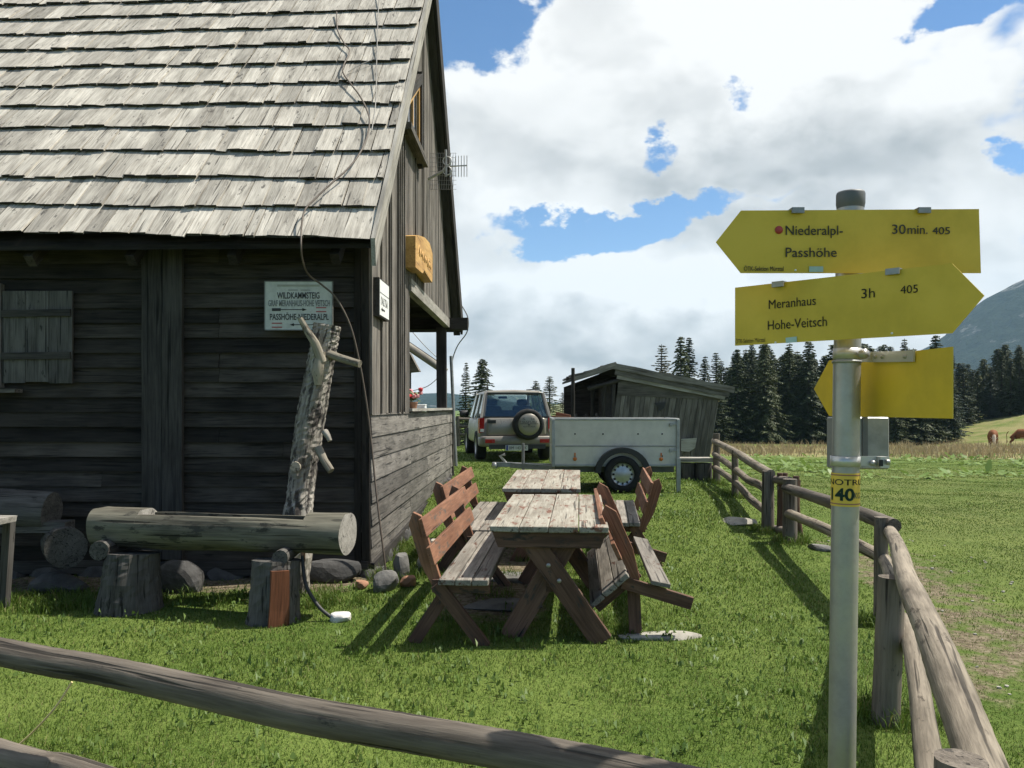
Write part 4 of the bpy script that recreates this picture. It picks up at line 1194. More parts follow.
mb = MB(); mb.box(((X0 + X1) / 2, .18, Z0 - .06), (X1 - X0 - .1, .06, .09)); mb.box(((X0 + X1) / 2, WDT - .18, Z0 - .06), (X1 - X0 - .1, .06, .09)); mb.box((0.1, WDT / 2, .27), (.08, WDT + .1, .08))
mb.build('chassis', 'dark_plastic', tl)
mb = MB(); xe = (500 - 616) * k_; zb_ = (407 - 466) * k_ - g0 + .0
mb.board((X0 + .3, WDT / 2 - .25, Z0 - .07), (xe + .15, WDT / 2, Z0 - .03), .08, .07, (0, 0, 1)); mb.board((X0 + .3, WDT / 2 + .25, Z0 - .07), (xe + .15, WDT / 2, Z0 - .03), .08, .07, (0, 0, 1)); mb.box((xe + .02, WDT / 2, Z0 - .02), (.32, .07, .07))
db = mb.build('drawbar', 'galvanised_dull', tl)
mb = MB(); mb.tube([(xe + .08, WDT / 2, Z0), (xe - .02, WDT / 2, Z0 + .12), (xe + .06, WDT / 2, Z0 + .14)], .022, 7); mb.rev((xe - .10, WDT / 2, Z0 - .03), (0, 0, 1), [(0, .05), (.04, .04), (.05, 0), (.045, -.05), (0, -.05)], 12); mb.build('coupling', 'bracket_steel', db)
mb = MB(); xj = (523 - 616) * k_; mb.tube([(xj, WDT / 2 - .06, .08), (xj, WDT / 2 - .06, Z0 + .32)], .024, 8); mb.rev((xj, WDT / 2 - .09, .09), (0, 1, 0), [(0, 0), (.08, 0), (.09, .02), (.08, .05), (0, .05)], 16); mb.build('jockey_wheel', 'galvanised_dull', db)
wx = (622 - 616) * k_; wr = .275
def wheel(parent, c, r, wdt, side=-1, rimm='rim_steel'):
    mb = MB(); mb.rev(c, (0, side, 0), [(r * .66, -wdt / 2), (r * .92, -wdt / 2), (r, -wdt * .32), (r, wdt * .32), (r * .93, wdt / 2), (r * .70, wdt / 2), (r * .64, wdt * .42)], 36)
    w = mb.build('wheel', 'tyre_rubber', parent)
    mb = MB(); mb.rev(c, (0, side, 0), [(r * .62, wdt * .44), (r * .60, wdt * .36), (r * .55, wdt * .28), (r * .40, wdt * .36), (r * .26, wdt * .40), (r * .15, wdt * .44), (0, wdt * .44)], 32)
    rim = mb.build('rim', rimm, w)
    mb = MB()
    for k in range(12):
        a = 2 * math.pi * k / 12; q = Vector(c) + Vector((math.cos(a) * r * .49, side * (wdt * .325), math.sin(a) * r * .49)); mb.rev(q, (0, side, 0), [(0, .007), (.017 * r / .275, .006), (.017 * r / .275, 0)], 8)
    mb.build('rim_hole', 'black_trim', rim); return w
wheel(tl, (wx, -.03, wr), wr, .16, -1); wheel(tl, (wx, WDT + .05, wr), wr, .16, 1)
for y0, y1 in ((-.12, .05), (WDT - .03, WDT + .14)):
    mb = MB(); nseg = 16; ro = .30
    for k in range(nseg):
        a0, a1 = math.pi * (.02 + .96 * k / nseg), math.pi * (.02 + .96 * (k + 1) / nseg)
        P_ = lambda a, r, y: (wx + math.cos(a) * r * 1.12, y, wr + math.sin(a) * r * 1.08)
        mb.hexa([P_(a0, ro, y0), P_(a1, ro, y0), P_(a0, ro, y1), P_(a1, ro, y1), P_(a0, ro + .075, y0), P_(a1, ro + .075, y0), P_(a0, ro + .075, y1), P_(a1, ro + .075, y1)], .1, .1, .03, rnd=.5)
    mb.build('mudguard', 'black_trim', tl)
mb = MB(); mb.box((X1 - .02, -.03, (Z0 + .0) / 2 + .06), (.06, .06, Z0 + .12)); mb.build('prop_stand', 'trailer_metal', tl)
for px in (575, 661):
    mb = MB(); mb.rev(((px - 616) * k_, -.002, (407 - 459) * k_ - g0), (0, -1, 0), [(0, .012), (.028, .010), (.03, 0)], 14); mb.box(((px - 616) * k_, -.006, (407 - 454.5) * k_ - g0), (.02, .012, .05)); mb.build('side_reflector', 'reflector_orange', tl)
mb = MB()
for px in (575, 603, 638, 662):
    for py in (434, 456): mb.rev(((px - 616) * k_, .0, (407 - py) * k_ - g0), (0, -1, 0), [(0, .006), (.012, .005), (.013, 0)], 8)
mb.build('lashing_hook', 'black_trim', tl)
mb = MB()
for zc in (Z1 - .06, ZM - .06): mb.box((X1 - .09, -.016, zc), (.12, .02, .03)); mb.box((X1 - .13, -.022, zc - .012), (.03, .03, .045))
mb.build('latch', 'trailer_metal', tl)

# ------------------------------------------------------------------ four-wheel-drive car seen from behind
Yc = 18.3
cx = at(517, 460, Yc).x
car = empty('parked_car', (cx, Yc, gz(cx, Yc + 1)), R(8.5), 'pale champagne off-road car with rear spare wheel parked beyond the trailer', 'car')
CW = .86
def loft(mb, secs, mi=0, smooth=True, close=True):
    """secs: list of rings (same count)"""
    n_ = len(secs[0]); vs = [v for s_ in secs for v in s_]; fs = []
    for i in range(len(secs) - 1):
        for k in range(n_):
            a = i * n_ + k; b_ = i * n_ + (k + 1) % n_; fs.append((a, b_, b_ + n_, a + n_))
    if close: fs += [tuple(reversed(range(n_))), tuple(range((len(secs) - 1) * n_, len(secs) * n_))]
    mb.add(vs, fs, [tuple(v) for v in vs], .5, mi, smooth)
def rring(y, w, z0, z1, r=.08, taper=.0, m_=4):
    pts = []
    for (sx, sz, a0) in ((1, 1, 0), (-1, 1, 90), (-1, -1, 180), (1, -1, 270)):
        for k in range(m_):
            a = R(a0 + 90 * k / (m_ - 1)); x = sx * (w - r) + r * math.cos(a); z = (z1 - r if sz > 0 else z0 + r) + r * math.sin(a)
            u = (z - z0) / (z1 - z0); pts.append((x * (1 - taper * u), y, z))
    return pts
mb = MB()
loft(mb, [rring(.10, CW - .06, .46, .98, .09, .03), rring(.14, CW, .42, 1.0, .09, .03), rring(.8, CW + .005, .36, 1.0, .09, .03), rring(2.6, CW + .005, .36, .99, .09, .04), rring(3.0, CW - .01, .36, .98, .1, .05), rring(3.75, CW - .05, .4, .90, .12, .08), rring(3.95, CW - .16, .45, .80, .12, .1)])
body = mb.build('body', 'car_paint', car)
mb = MB()
# greenhouse: roof, pillars
ry0, ry1 = .42, 2.45; zr = 1.62; zb_ = .98
loft(mb, [[(x, y, z) for (x, z) in ((-.70 + e, zr - .09), (-.66 + e, zr - .03), (-.56, zr + d_), (0, zr + d_ + .02), (.56, zr + d_), (.66 - e, zr - .03), (.70 - e, zr - .09), (.6, zr - .07), (-.6, zr - .07))] for (y, e, d_) in ((ry0 - .06, .03, -.03), (ry0 + .1, 0, 0), (1.4, 0, .015), (ry1 - .2, 0.01, 0), (ry1, .03, -.03))])
for sx in (-1, 1):
    mb.board((sx * .80, .16, zb_ - .02), (sx * .675, ry0 + .02, zr - .06), .11, .07, (0, 1, 0), w1=.11)
    mb.board((sx * .815, 1.05, zb_ - .02), (sx * .69, 1.1, zr - .07), .07, .05, (0, 1, 0)); mb.board((sx * .815, 2.0, zb_ - .02), (sx * .69, 1.95, zr - .07), .08, .05, (0, 1, 0)); mb.board((sx * .79, 3.0, zb_ - .02), (sx * .66, ry1 - .02, zr - .06), .07, .05, (0, 1, 0))
mb.build('roof', 'car_paint', car, .012)
def quad(mb, pts, t=(0, .01, 0)): mb.prism(pts, t)
mb = MB(); quad(mb, [(-.74, .145, zb_ + .03), (.74, .145, zb_ + .03), (.645, .385, zr - .085), (-.645, .385, zr - .085)]); mb.build('rear_window', 'car_glass', car)
mb = MB(); quad(mb, [(-.74, 2.98, zb_), (.74, 2.98, zb_), (.62, ry1, zr - .08), (-.62, ry1, zr - .08)]); mb.build('windscreen', 'car_glass', car)
for sx in (-1, 1):
    mb = MB()
    for (ya, yb) in ((.30, 1.02), (1.14, 1.96), (2.06, 2.75)):
        ta_, tb_ = (ya + .14 if ya < .4 else ya + .02), (yb - .02 if yb < 2.5 else 2.42)
        quad(mb, [(sx * .812, ya, zb_), (sx * .812, yb, zb_), (sx * .688, tb_, zr - .09), (sx * .688, ta_, zr - .09)], (-sx * .008, 0, 0))
    mb.build('side_window', 'car_glass', car)
# window seal, tailgate seam and the panel
mb = MB(); mb.box((0, .118, zb_ + .025), (1.54, .04, .03)); mb.board((-.745, .135, zb_ + .03), (-.65, .375, zr - .08), .035, .03, (0, 1, 0)); mb.board((.745, .135, zb_ + .03), (.65, .375, zr - .08), .035, .03, (0, 1, 0)); mb.box((0, .372, zr - .075), (1.3, .03, .035))
mb.build('window_seal', 'black_trim', car)
mb = MB(); loft(mb, [rring(.052, .66, .60, .97, .05, .03), rring(.075, .70, .58, .985, .05, .03), rring(.12, .70, .58, .985, .05, .03)]); tg = mb.build('tailgate', 'car_paint', car)
mb = MB(); mb.box((-.58, .042, .90), (.20, .03, .075)); mb.build('handle', 'black_trim', tg)
mb = MB(); loft(mb, [rring(-.06, CW - .10, .36, .55, .06), rring(-.03, CW - .02, .33, .57, .06), rring(.25, CW + .015, .33, .57, .06)]); bmp = mb.build('bumper', 'car_bumper', car)
mb = MB(); mb.box((0, -.055, .33), (1.3, .05, .10)); mb.build('valance', 'black_trim', bmp)
for sx in (-1, 1):
    mb = MB(); loft(mb, [[(sx * (CW - .115), .075, .66), (sx * (CW - .115), .075, .99), (sx * (CW - .012), .10, .97), (sx * (CW - .0), .10, .64)], [(sx * (CW - .115), .2, .66), (sx * (CW - .115), .2, .99), (sx * (CW + .012), .25, .97), (sx * (CW + .014), .25, .64)]], 0, False)
    tlp = mb.build('tail_light', 'lamp_red', car)
    mb = MB(); mb.box((sx * (CW - .065), .078, .70), (.085, .03, .07)); mb.build('reversing_lens', 'lamp_white', tlp)
    mb = MB(); mb.box((sx * (CW - .23), -.062, .46), (.22, .03, .085)); mb.build('fog_lamp', 'lamp_red', bmp)
    mb = MB(); loft(mb, [rring(2.32, .11, .98, 1.14, .05), rring(2.36, .12, .97, 1.15, .05), rring(2.46, .09, .99, 1.13, .05)]); mr = mb.build('mirror', 'black_trim', car); mr.location.x = sx * (CW + .14)
    mb = MB(); mb.board((sx * .62, .55, zr + .045), (sx * .60, 2.2, zr + .05), .03, .035, (0, 0, 1)); mb.build('roof_rail', 'black_trim', car)
    for y in (.72, 3.15): wheel(car, (sx * (CW - .08), y, .34), .34, .22, sx) if False else None
# wheels turn about x: build with own axis
def wheelx(parent, c, r, wdt, sx):
    mb = MB(); mb.rev(c, (sx, 0, 0), [(0, -wdt / 2), (r * .92, -wdt / 2), (r, -wdt * .32), (r, wdt * .32), (r * .93, wdt / 2), (r * .70, wdt / 2), (r * .64, wdt * .42)], 32)
    w = mb.build('wheel', 'tyre_rubber', parent); mb = MB(); mb.rev(c, (sx, 0, 0), [(r * .65, wdt * .44), (r * .56, wdt * .28), (r * .2, wdt * .40), (0, wdt * .42)], 28); mb.build('rim', 'rim_steel', w)
for sx in (-1, 1):
    for y in (.72, 3.15): wheelx(car, (sx * (CW - .09), y, .34), .345, .23, sx)
mb = MB(); mb.rev((.24, -.02, .84), (0, -1, 0), [(.20, -.02), (.335, -.02), (.355, .03), (.355, .15), (.33, .20), (.255, .205), (.25, .19)], 40); sp = mb.build('spare_wheel', 'tyre_rubber', car)
mb = MB(); mb.rev((.24, -.02, .84), (0, -1, 0), [(.262, .16), (.252, .195), (.24, .215), (.15, .225), (0, .228)], 40); cv = mb.build('spare_cover', 'car_paint', sp)
def ct(s, x, z, size, wd): o = text('lettering', s, size, 'letter_black', cv, (x, -.02 - .230, z - .09), (1, 0, 0), (0, 0, 1), 1); fit(o, wd); return o
ct('S', .085, 1.035, .075, .06); ct('2.0', .27, 1.03, .06, .09); ct('SUZUKI', .075, .965, .068, .33)
ct('4x4 VITARA', .10, .865, .05, .28)
mb = MB(); mb.box((.24, -.2505, .855), (.42, .004, .012)); mb.rev((.24, -.25, .84), (0, -1, 0), [(0, .006), (.022, .004), (.024, 0)], 12); mb.build('trim_line', 'letter_black', cv)
mb = MB(); mb.rev((.24, 0.05, .84), (0, -1, 0), [(.10, 0), (.10, .12)], 16); mb.build('carrier', 'black_trim', car)
mb = MB(); mb.box((-.02, -.085, .305), (.52, .014, .125)); lp = mb.build('number_plate', 'plate_white', car, .004)
mb = MB(); mb.box((-.24, -.0935, .305), (.045, .003, .115)); mb.build('band', 'plate_blue', lp)
o = text('lettering', 'BM 143 CK', .10, 'letter_black', lp, (-.20, -.0935, .27), (1, 0, 0), (0, 0, 1), 1); fit(o, .41)
for sx in (-.38, .38):
    mb = MB(); loft(mb, [rring(1.55, .24, .75, 1.25, .06), rring(1.68, .24, .75, 1.27, .06)]); loft(mb, [[(x * 1, y, z) for (x, y, z) in rring(1.58, .13, 1.27, 1.43, .05)], rring(1.66, .13, 1.27, 1.43, .05)]); st_ = mb.build('seat', 'seat_fabric', car); st_.location.x = sx
mb = MB(); loft(mb, [rring(1.0, .60, .8, 1.16, .06), rring(1.12, .60, .8, 1.16, .06)]); mb.build('rear_seat', 'seat_fabric', car)
mb = MB(); mb.box((0, 2.4, zr - .14), (.22, .03, .06)); mb.build('inner_mirror', 'black_trim', car)
mb = MB(); mb.tube([(-.60, .62, zr + .02), (-.63, .50, zr + .13)], .018, 6); mb.build('antenna', 'black_trim', car)

# ------------------------------------------------------------------ shed beyond the trailer
Ys = 19.6
def sp_(px, py, Y=Ys): return at(px, py, Y)
shed = empty('leaning_shed', (0, 0, 0), 0, 'leaning grey board shed with shallow gable roof and open left bay', 'shed')
gs_ = gz(at(660, 450, Ys).x, Ys)
mb = MB(); px = 617.0
top0 = 395
while px < 719:
    w = random.uniform(3.6, 6.4); p1 = min(px + w, 719.5)
    def bl(px_): # lean: the board foot lies further left than its head
        f = (px_ - 617) / 103; return px_ - 3 - 7 * f
    yt = 394 + (px - 617) * .03
    a, b_ = sp_(px, yt), sp_(p1 - .3, yt)
    c_, d_ = sp_(bl(px), 407), sp_(bl(p1) - .3, 407)
    dz = 407 / 1.0
    k = (yt - 407 - 60) / (yt - 407.0001)
    # extend foot to the ground along the lean
    def foot(t, h): v = (h - t); return t + v * ((t.z - (gs_ - .05)) / (t.z - h.z)) if abs(t.z - h.z) > 1e-6 else h
    def lean(px_): 
        t = sp_(px_, yt); l_ = -.20 - .05 * (px_ - 617) / 100; return Vector((t.x + l_ * (t.z - gs_) / 1.55, Ys, gs_ - .05))
    fa, fb = lean(px), lean(p1 - .3); d = random.uniform(-.008, .008)
    o3 = Vector((0, .03, 0))
    mb.hexa([fa + Vector((0, d, 0)), a + Vector((0, d, 0)), fb + Vector((0, d, 0)), b_ + Vector((0, d, 0)), fa + o3, a + o3, fb + o3, b_ + o3], 1.5, .12, .03)
    px = p1
mb.build('board_wall', 'shed_wood', shed)
mb = MB()
mb.prism([sp_(619, 377, Ys - .02), sp_(722, 397.5, Ys - .02), sp_(720, 400, Ys - .02), sp_(617, 395.5, Ys - .02)], (0, .05, 0), grain=(1, 0, 0))
mb.build('gable_board', 'shed_wood', shed)
mb = MB(); mb.board(sp_(617, 376.5, Ys - .08), sp_(725, 397.5, Ys - .08), .11, .03, (0, 0, 1), segs=4, warp=.006); mb.build('fascia', 'pale_board_wood', shed)
mb = MB(); mb.board(sp_(615, 372.3, Ys - .10), sp_(729, 394.6, Ys - .10), .13, .03, (0, 0, 1), segs=6, warp=.01); mb.build('verge_board', 'shed_roof_wood', shed)
# roof slopes
SD = 3.4
def slope(p0, p1, name, rows):
    a, b_ = Vector(p0), Vector(p1); mb = MB()
    n_ = rows
    for i in range(n_):
        u0, u1 = i / n_, min(1.0, (i + 1.35) / n_)
        y = -.12
        while y < SD:
            w = random.uniform(.14, .26); y1 = min(y + w, SD)
            q0 = a.lerp(b_, u0) + Vector((0, 0, .085 + random.uniform(-.012, .02))); q1 = a.lerp(b_, u1) + Vector((0, 0, .05 + random.uniform(-.006, .006)))
            q0.x += random.uniform(-.05, .05)
            th = Vector((0, 0, .03))
            mb.hexa([q0 + Vector((0, y, 0)), q1 + Vector((0, y, 0)), q0 + Vector((0, y1 - .006, 0)), q1 + Vector((0, y1 - .006, 0)), q0 + Vector((0, y, 0)) + th, q1 + Vector((0, y, 0)) + th, q0 + Vector((0, y1 - .006, 0)) + th, q1 + Vector((0, y1 - .006, 0)) + th], .5, w, .03)
            y = y1
    mb.board(a + Vector((0, -.13, .035)), b_ + Vector((0, -.13, .035)), .15, .03, (0, 0, 1), segs=5, warp=.015)
    # deck boards under the shakes
    mb.hexa([a + Vector((0, -.09, 0)), b_ + Vector((0, -.09, 0)), a + Vector((0, SD, 0)), b_ + Vector((0, SD, 0)), a + Vector((0, -.09, .055)), b_ + Vector((0, -.09, .055)), a + Vector((0, SD, .055)), b_ + Vector((0, SD, .055))], 3, 3, .05, mi=1)
    mb.build(name, ['shed_roof_wood', 'dark_beam_wood'], shed)
slope(sp_(733, 391.5), sp_(614, 368), 'roof', 6); slope(sp_(571, 380.5), sp_(616, 366.5), 'roof', 3)
mb = MB()
for (px0, py0, px1, py1, rr, dy) in ((573, 368, 573, 440, .045, -.3), (573, 382, 573, 440, .05, 1.2), (604, 386, 602, 445, .06, .1), (593, 388, 592, 445, .05, .5), (614, 380, 612, 445, .05, .05), (588, 389, 620, 380, .05, .0), (574, 390, 616, 378, .05, 1.2)):
    mb.tube([sp_(px0, py0, Ys + dy), sp_(px1, py1, Ys + dy)], rr, 8, sub=2, noise=.05)
mb.build('posts_and_rafters', 'dark_beam_wood', shed)
mb = MB(); xr_ = sp_(719, 400).x - .22; xl_ = sp_(572, 400).x
yb2 = Ys + SD - .3
mb.prism([(xl_, yb2, gs_), (xr_, yb2, gs_), (xr_, yb2, sp_(733, 392).z + .05), (sp_(615, 368).x, yb2, sp_(615, 368).z), (xl_, yb2, sp_(573, 384).z)], (0, .04, 0)); mb.box((xr_ - .0, Ys + SD / 2, gs_ + .75), (.04, SD - .7, 1.55)); mb.box((sp_(617, 400).x - .1, Ys + SD / 2, gs_ + .9), (.04, SD - .5, 1.9))
mb.build('rear_boarding', 'dark_beam_wood', shed)
mb = MB()
for k in range(34):
    xx = random.uniform(sp_(576, 400).x, sp_(610, 400).x); mb.tube([(xx, Ys + .5 + random.uniform(0, .8), gs_ + .08 + random.uniform(0, 1.0)), (xx + random.uniform(-.06, .06), Ys + 1.6, gs_ + .08 + random.uniform(0, 1.0))], random.uniform(.035, .07), 7)
o = mb.build('firewood', 'stump_wood'); tag(o, 'dark heap of firewood inside the open left bay of the shed', 'firewood')
mb = MB(); c = at(661, 407, Ys - .04)
a = at(655, 407, Ys); mb.prism([at(654, 403, Ys - .03), at(666, 402, Ys - .03), at(664, 408, Ys - .03), at(660, 411, Ys - .03), at(658, 407, Ys - .03)], (0, .02, 0)); mb.build('vent_hole', 'black_trim', shed)
mb = MB(); mb.prism([at(681, 439, Ys - .1), at(697, 438, Ys - .1), at(695, 448, Ys - .1), at(689, 452, Ys - .1), at(681, 451, Ys - .1)], (0, .03, 0)); o = mb.build('patch_board', 'pale_board_wood', shed)
# plank on blocks right of the trailer
pk = empty('low_plank_seat', (0, 0, 0), 0, 'low plank on round wood blocks right of the trailer', 'bench')
Yp = 14.2
mb = MB(); mb.board(at(676, 459.5, Yp), at(711, 459.5, Yp), .07, .35, (0, 0, 1), segs=2); mb.build('plank', 'pale_board_wood', pk)
for px in (685, 703):
    a = at(px, 463, Yp); mb = MB(); mb.tube([(a.x, Yp, gz(a.x, Yp) - .06), (a.x, Yp, a.z)], .16, 14, sub=2, noise=.05); mb.build('block', 'stump_wood', pk)
mb = MB(); mb.board(at(556, 415, 16.2), at(570, 418, 16.0), .12, .03, (0, 0, 1)); mb.board(at(552, 418, 16.0), at(575, 420, 16), .10, .5, (0, 0, 1)); 
o = mb.build('board_stack', 'red_stained_wood'); tag(o, 'reddish boards stacked between the car and the shed', 'boards')
o.data.materials[0] = MATS['red_stained_wood']
# ------------------------------------------------------------------ fences
fn = empty('pole_fence', (0, 0, 0), 0, 'rustic pole fence running from the right foreground back to the shed', 'fence')
def post(par, x, y, ztop, r, lean=(0, 0), m_='grey_log_wood', zb=None):
    g_ = gz(x, y) - .15 if zb is None else zb
    mb = MB(); mb.tube([(x + lean[0], y + lean[1], g_), (x + lean[0] * .5, y + lean[1] * .5, (g_ + ztop) / 2), (x, y, ztop)], [r * 1.06, r * 1.0, r * .95], 20, sub=8, noise=.05)
    return mb.build('post', m_, par)
def rail(par, pts, rr, m_='log_wood', noise=.04, name='rail'):
    mb = MB(); mb.tube(smooth(pts, 6), np.interp(np.linspace(0, 1, (len(pts) - 1) * 6 + 1), np.linspace(0, 1, len(rr)), rr), 22, sub=4, noise=noise * 1.5); return mb.build(name, m_, par)
p = at(891.5, 577, 4.02); post(fn, p.x, p.y, p.z, .066, (-.035, 0))
p = at(881, 517, 5.85); post(fn, p.x, p.y, p.z, .05, (0, 0))
p = at(790, 479, 9.0); post(fn, p.x, p.y, p.z, .082)
p = at(768, 471, 9.6); post(fn, p.x, p.y, p.z, .072)
p = at(735, 450, 12.0); post(fn, p.x, p.y, p.z, .052)
p = at(716.5, 433.5, 14.0); post(fn, p.x, p.y, p.z, .062)
p = at(961, 759, 1.5); post(fn, p.x, p.y, p.z, .050)
# right hand rails towards the camera
ra, rb_ = Vector((2.80, 5.95, -.905)), Vector((.946, 1.6, -.736)); rd_ = rb_ - ra
rail(fn, [ra, ra + rd_ * .25 + Vector((.012, 0, .006)), ra + rd_ * .5 + Vector((-.01, 0, .004)), ra + rd_ * .75 + Vector((.008, 0, -.004)), rb_, ra + rd_ * 1.1], [.040, .046, .052, .052, .047, .045])
ra, rb_ = Vector((2.16, 4.40, -1.17)), Vector((1.357, 2.6, -1.165)); rd_ = rb_ - ra
rail(fn, [ra, ra + rd_ * .5 + Vector((.012, 0, .01)), rb_, ra + rd_ * 1.6], [.040, .042, .044, .042], 'log_wood')
rail(fn, [at(884, 558, 5.95), at(888, 568, 5.3), at(897, 592, 4.3)], [.042, .042, .04], 'log_wood')
rail(fn, [at(786, 488, 9.05), at(830, 502, 7.4), at(862, 514, 6.5), at(894, 526, 5.78)], [.055, .058, .055, .052], 'grey_log_wood')
rail(fn, [at(788, 513, 9.02), at(828, 530, 7.4), at(862, 547, 6.4), at(886, 560, 5.9)], [.052, .05, .048, .046], 'log_wood')
rail(fn, [at(714, 441, 14.1), at(735, 452, 12.08), at(752, 463, 10.6), at(771, 474, 9.55)], [.05, .055, .056, .055], 'log_wood')
rail(fn, [at(714, 454, 14.1), at(735, 469, 12.08), at(748, 480, 11.0), at(758, 484, 10.2), at(769, 492, 9.62)], [.045, .05, .052, .045], 'log_wood')
rail(fn, [at(714, 467, 14.1), at(735, 482, 12.08), at(752, 500, 10.6), at(770, 514, 9.62)], [.045, .05, .05, .045], 'log_wood')
# little hurdle gate between two posts
gt = empty('hurdle_gate', (0, 0, 0), 0, 'narrow gate of thin sticks hung between two fence posts', 'gate')
rail(gt, [at(770, 479, 9.7), at(790, 481, 9.2)], [.05, .05], 'grey_log_wood')
rail(gt, [at(770, 528, 9.7), at(789, 532, 9.2)], [.05, .05], 'grey_log_wood')
for k, (xa, ya, xb, yb, rr) in enumerate(((780, 473, 779, 541, .034), (785, 473, 783, 536, .03), (779, 486, 786, 514, .03))):
    rail(gt, [at(xa, ya, 9.45), at((xa + xb) / 2 + .6, (ya + yb) / 2, 9.45), at(xb, yb, 9.45)], [rr, rr, rr], 'log_wood' if k == 2 else 'red_brown_dark_wood', .05, 'stick')
rail(gt, [at(796, 476, 9.25), at(797, 510, 9.25), at(802, 546, 9.25)], [.036, .034, .034], 'red_brown_dark_wood', .05, 'stick')
rail(gt, [at(799, 480, 9.3), at(797, 543, 9.3)], [.02, .02], 'red_brown_dark_wood', .05, 'stick')
# front fence crossing the lower left of the photograph
ff = empty('front_pole_fence', (0, 0, 0), 0, 'grey pole fence crossing the lower left foreground', 'fence')
rail(ff, [Vector((-3.2, 3.22, -.74)), at(0, 652, 2.45), at(100, 670, 2.27), at(200, 691.5, 2.105), at(300, 714, 1.96), at(400, 731.5, 1.846), at(500, 749, 1.755), at(600, 768, 1.672), at(700, 790, 1.595), at(800, 806, 1.52), at(925, 822, 1.43)], [.041, .042, .042, .042, .042, .041, .040, .040], 'grey_log_wood', .03)
rail(ff, [Vector((-3.2, 3.30, -1.09)), at(0, 755, 2.42), at(70, 771, 2.30), at(200, 815, 2.1), at(500, 915, 1.74), at(800, 1005, 1.5), at(925, 1040, 1.4)], [.045, .044, .044], 'grey_log_wood', .03)
post(ff, -2.95, 3.3, -.64, .06)
# far fence behind the car
f3 = empty('paddock_fence', (0, 0, 0), 0, 'thin rail fence behind the parked car', 'fence')
Yf = 26.0
for (py0, py1) in ((418.5, 421), (426, 428), (434, 435)): rail(f3, [at(425, py0, Yf), at(470, py0 + .8, Yf), at(520, py1, Yf), at(600, py1 + 1, Yf)], [.055, .05, .05], 'grey_log_wood')
for px in (432, 458, 489, 530, 565, 598):
    a = at(px, 416, Yf); post(f3, a.x, a.y, a.z, .07)
# dry grass stalk by the front rail
mb = MB(); mb.tube(smooth([at(3, 758, 2.75), at(30, 735, 2.75), at(55, 708, 2.75), at(72, 682, 2.75)]), .004, 5)
o = mb.build('straw_stalk', 'dry_stalk'); tag(o, 'single long dry straw standing behind the front rail', 'straw')

# ------------------------------------------------------------------ signpost
PB = Vector((.723, 1.78, gz(.728, 1.78) - .05))
sp0 = empty('signpost', (0, 0, 0), 0, 'galvanised signpost carrying yellow arrow hiking signs', 'signpost')
ptop = at(850.5, 206, 1.78); pm = at(847, 362, 1.78)
mb = MB(); mb.tube([PB, pm], .0290, 28); mb.tube([pm + Vector((0, 0, -.0)), ptop], .0285, 28); mb.build('pole', 'galvanised', sp0)
mb = MB(); mb.rev(ptop, (ptop - PB).normalized(), [(.0288, -.006), (.0300, .002), (.0305, .004), (.0305, .026), (.029, .030), (.0, .031)], 30); mb.build('cap', 'dark_plastic', sp0)
mb = MB(); q = at(846.8, 362, 1.78); mb.rev(q, (ptop - PB).normalized(), [(.0300, -.003), (.0312, -.003), (.0312, .003), (.0300, .003)], 28); mb.build('joint_ring', 'galvanised_dull', sp0)

def arrow_sign(origin, xd, poly, label, clips):
    """origin = lower-left corner; poly in (u,v) metres"""
    xd = Vector(xd).normalized(); zd = Vector((0, 0, 1)); nd = xd.cross(zd)   # nd faces away from text side? text faces -nd... handled by sign
    return xd, zd
def make_sign(name_label, pts, face, thick, clip_us):
    """pts: outline in world, ordered; face: unit normal towards the reader"""
    face = Vector(face).normalized()
    mb = MB(); mb.prism([Vector(p) for p in pts], -face * thick)
    o = mb.build('arrow_sign', 'sign_yellow', sp0); o['label'] = name_label
    return o, face
# upper sign, frontal, pointing left
Y1 = 1.735
P1 = [at(716, 242, Y1), at(741, 210.5, Y1), at(979, 209, Y1), at(981, 273, Y1), at(741, 273, Y1)]
s1, f1 = make_sign('upper yellow arrow sign pointing left', P1, (0, -1, 0), .003, None)
def stext(s, px, py, cap_px, Y, par, m_='letter_black', width=None):
    size = cap_px / 800 * Y / .70
    o = text('lettering', s, size, m_, par, at(px, py, Y), (1, 0, 0), (0, 0, 1), 1)
    if width: fit(o, width / 800 * Y)
    return o
Yt1 = Y1 - .0005
stext('Niederalpl-', 784.5, 235, 9.5, Yt1, s1, width=57); stext('Passhöhe', 784.5, 257, 9.5, Yt1, s1, width=51)
stext('30', 891, 234, 9.5, Yt1, s1, width=13.5); stext('min.', 906.5, 234, 9, Yt1, s1, width=20); stext('405', 932, 234.3, 7.2, Yt1, s1, width=17.5)
stext('ÖTK-Sektion Mürztal', 743.5, 271, 4.6, Yt1, s1, width=39.5)
c = at(778.8, 230, Yt1); mb = MB(); mb.rev((c.x, c.y, c.z), (0, -1, 0), [(0, .0015), (.0086, .0014), (.0086, 0)], 24); mb.build('red_marker', 'marker_red', s1)
def sticker(par, px0, px1, py0, py1, Y, nd=(0, -1, 0)):
    a = at((px0 + px1) / 2, (py0 + py1) / 2, Y); mb = MB(); mb.box((a.x, a.y - .001, a.z), ((px1 - px0) / 800 * Y, .001, (py1 - py0) / 800 * Y)); mb.build('sticker', 'sticker_blue', par)
sticker(s1, 809, 823, 266.5, 272, Yt1)
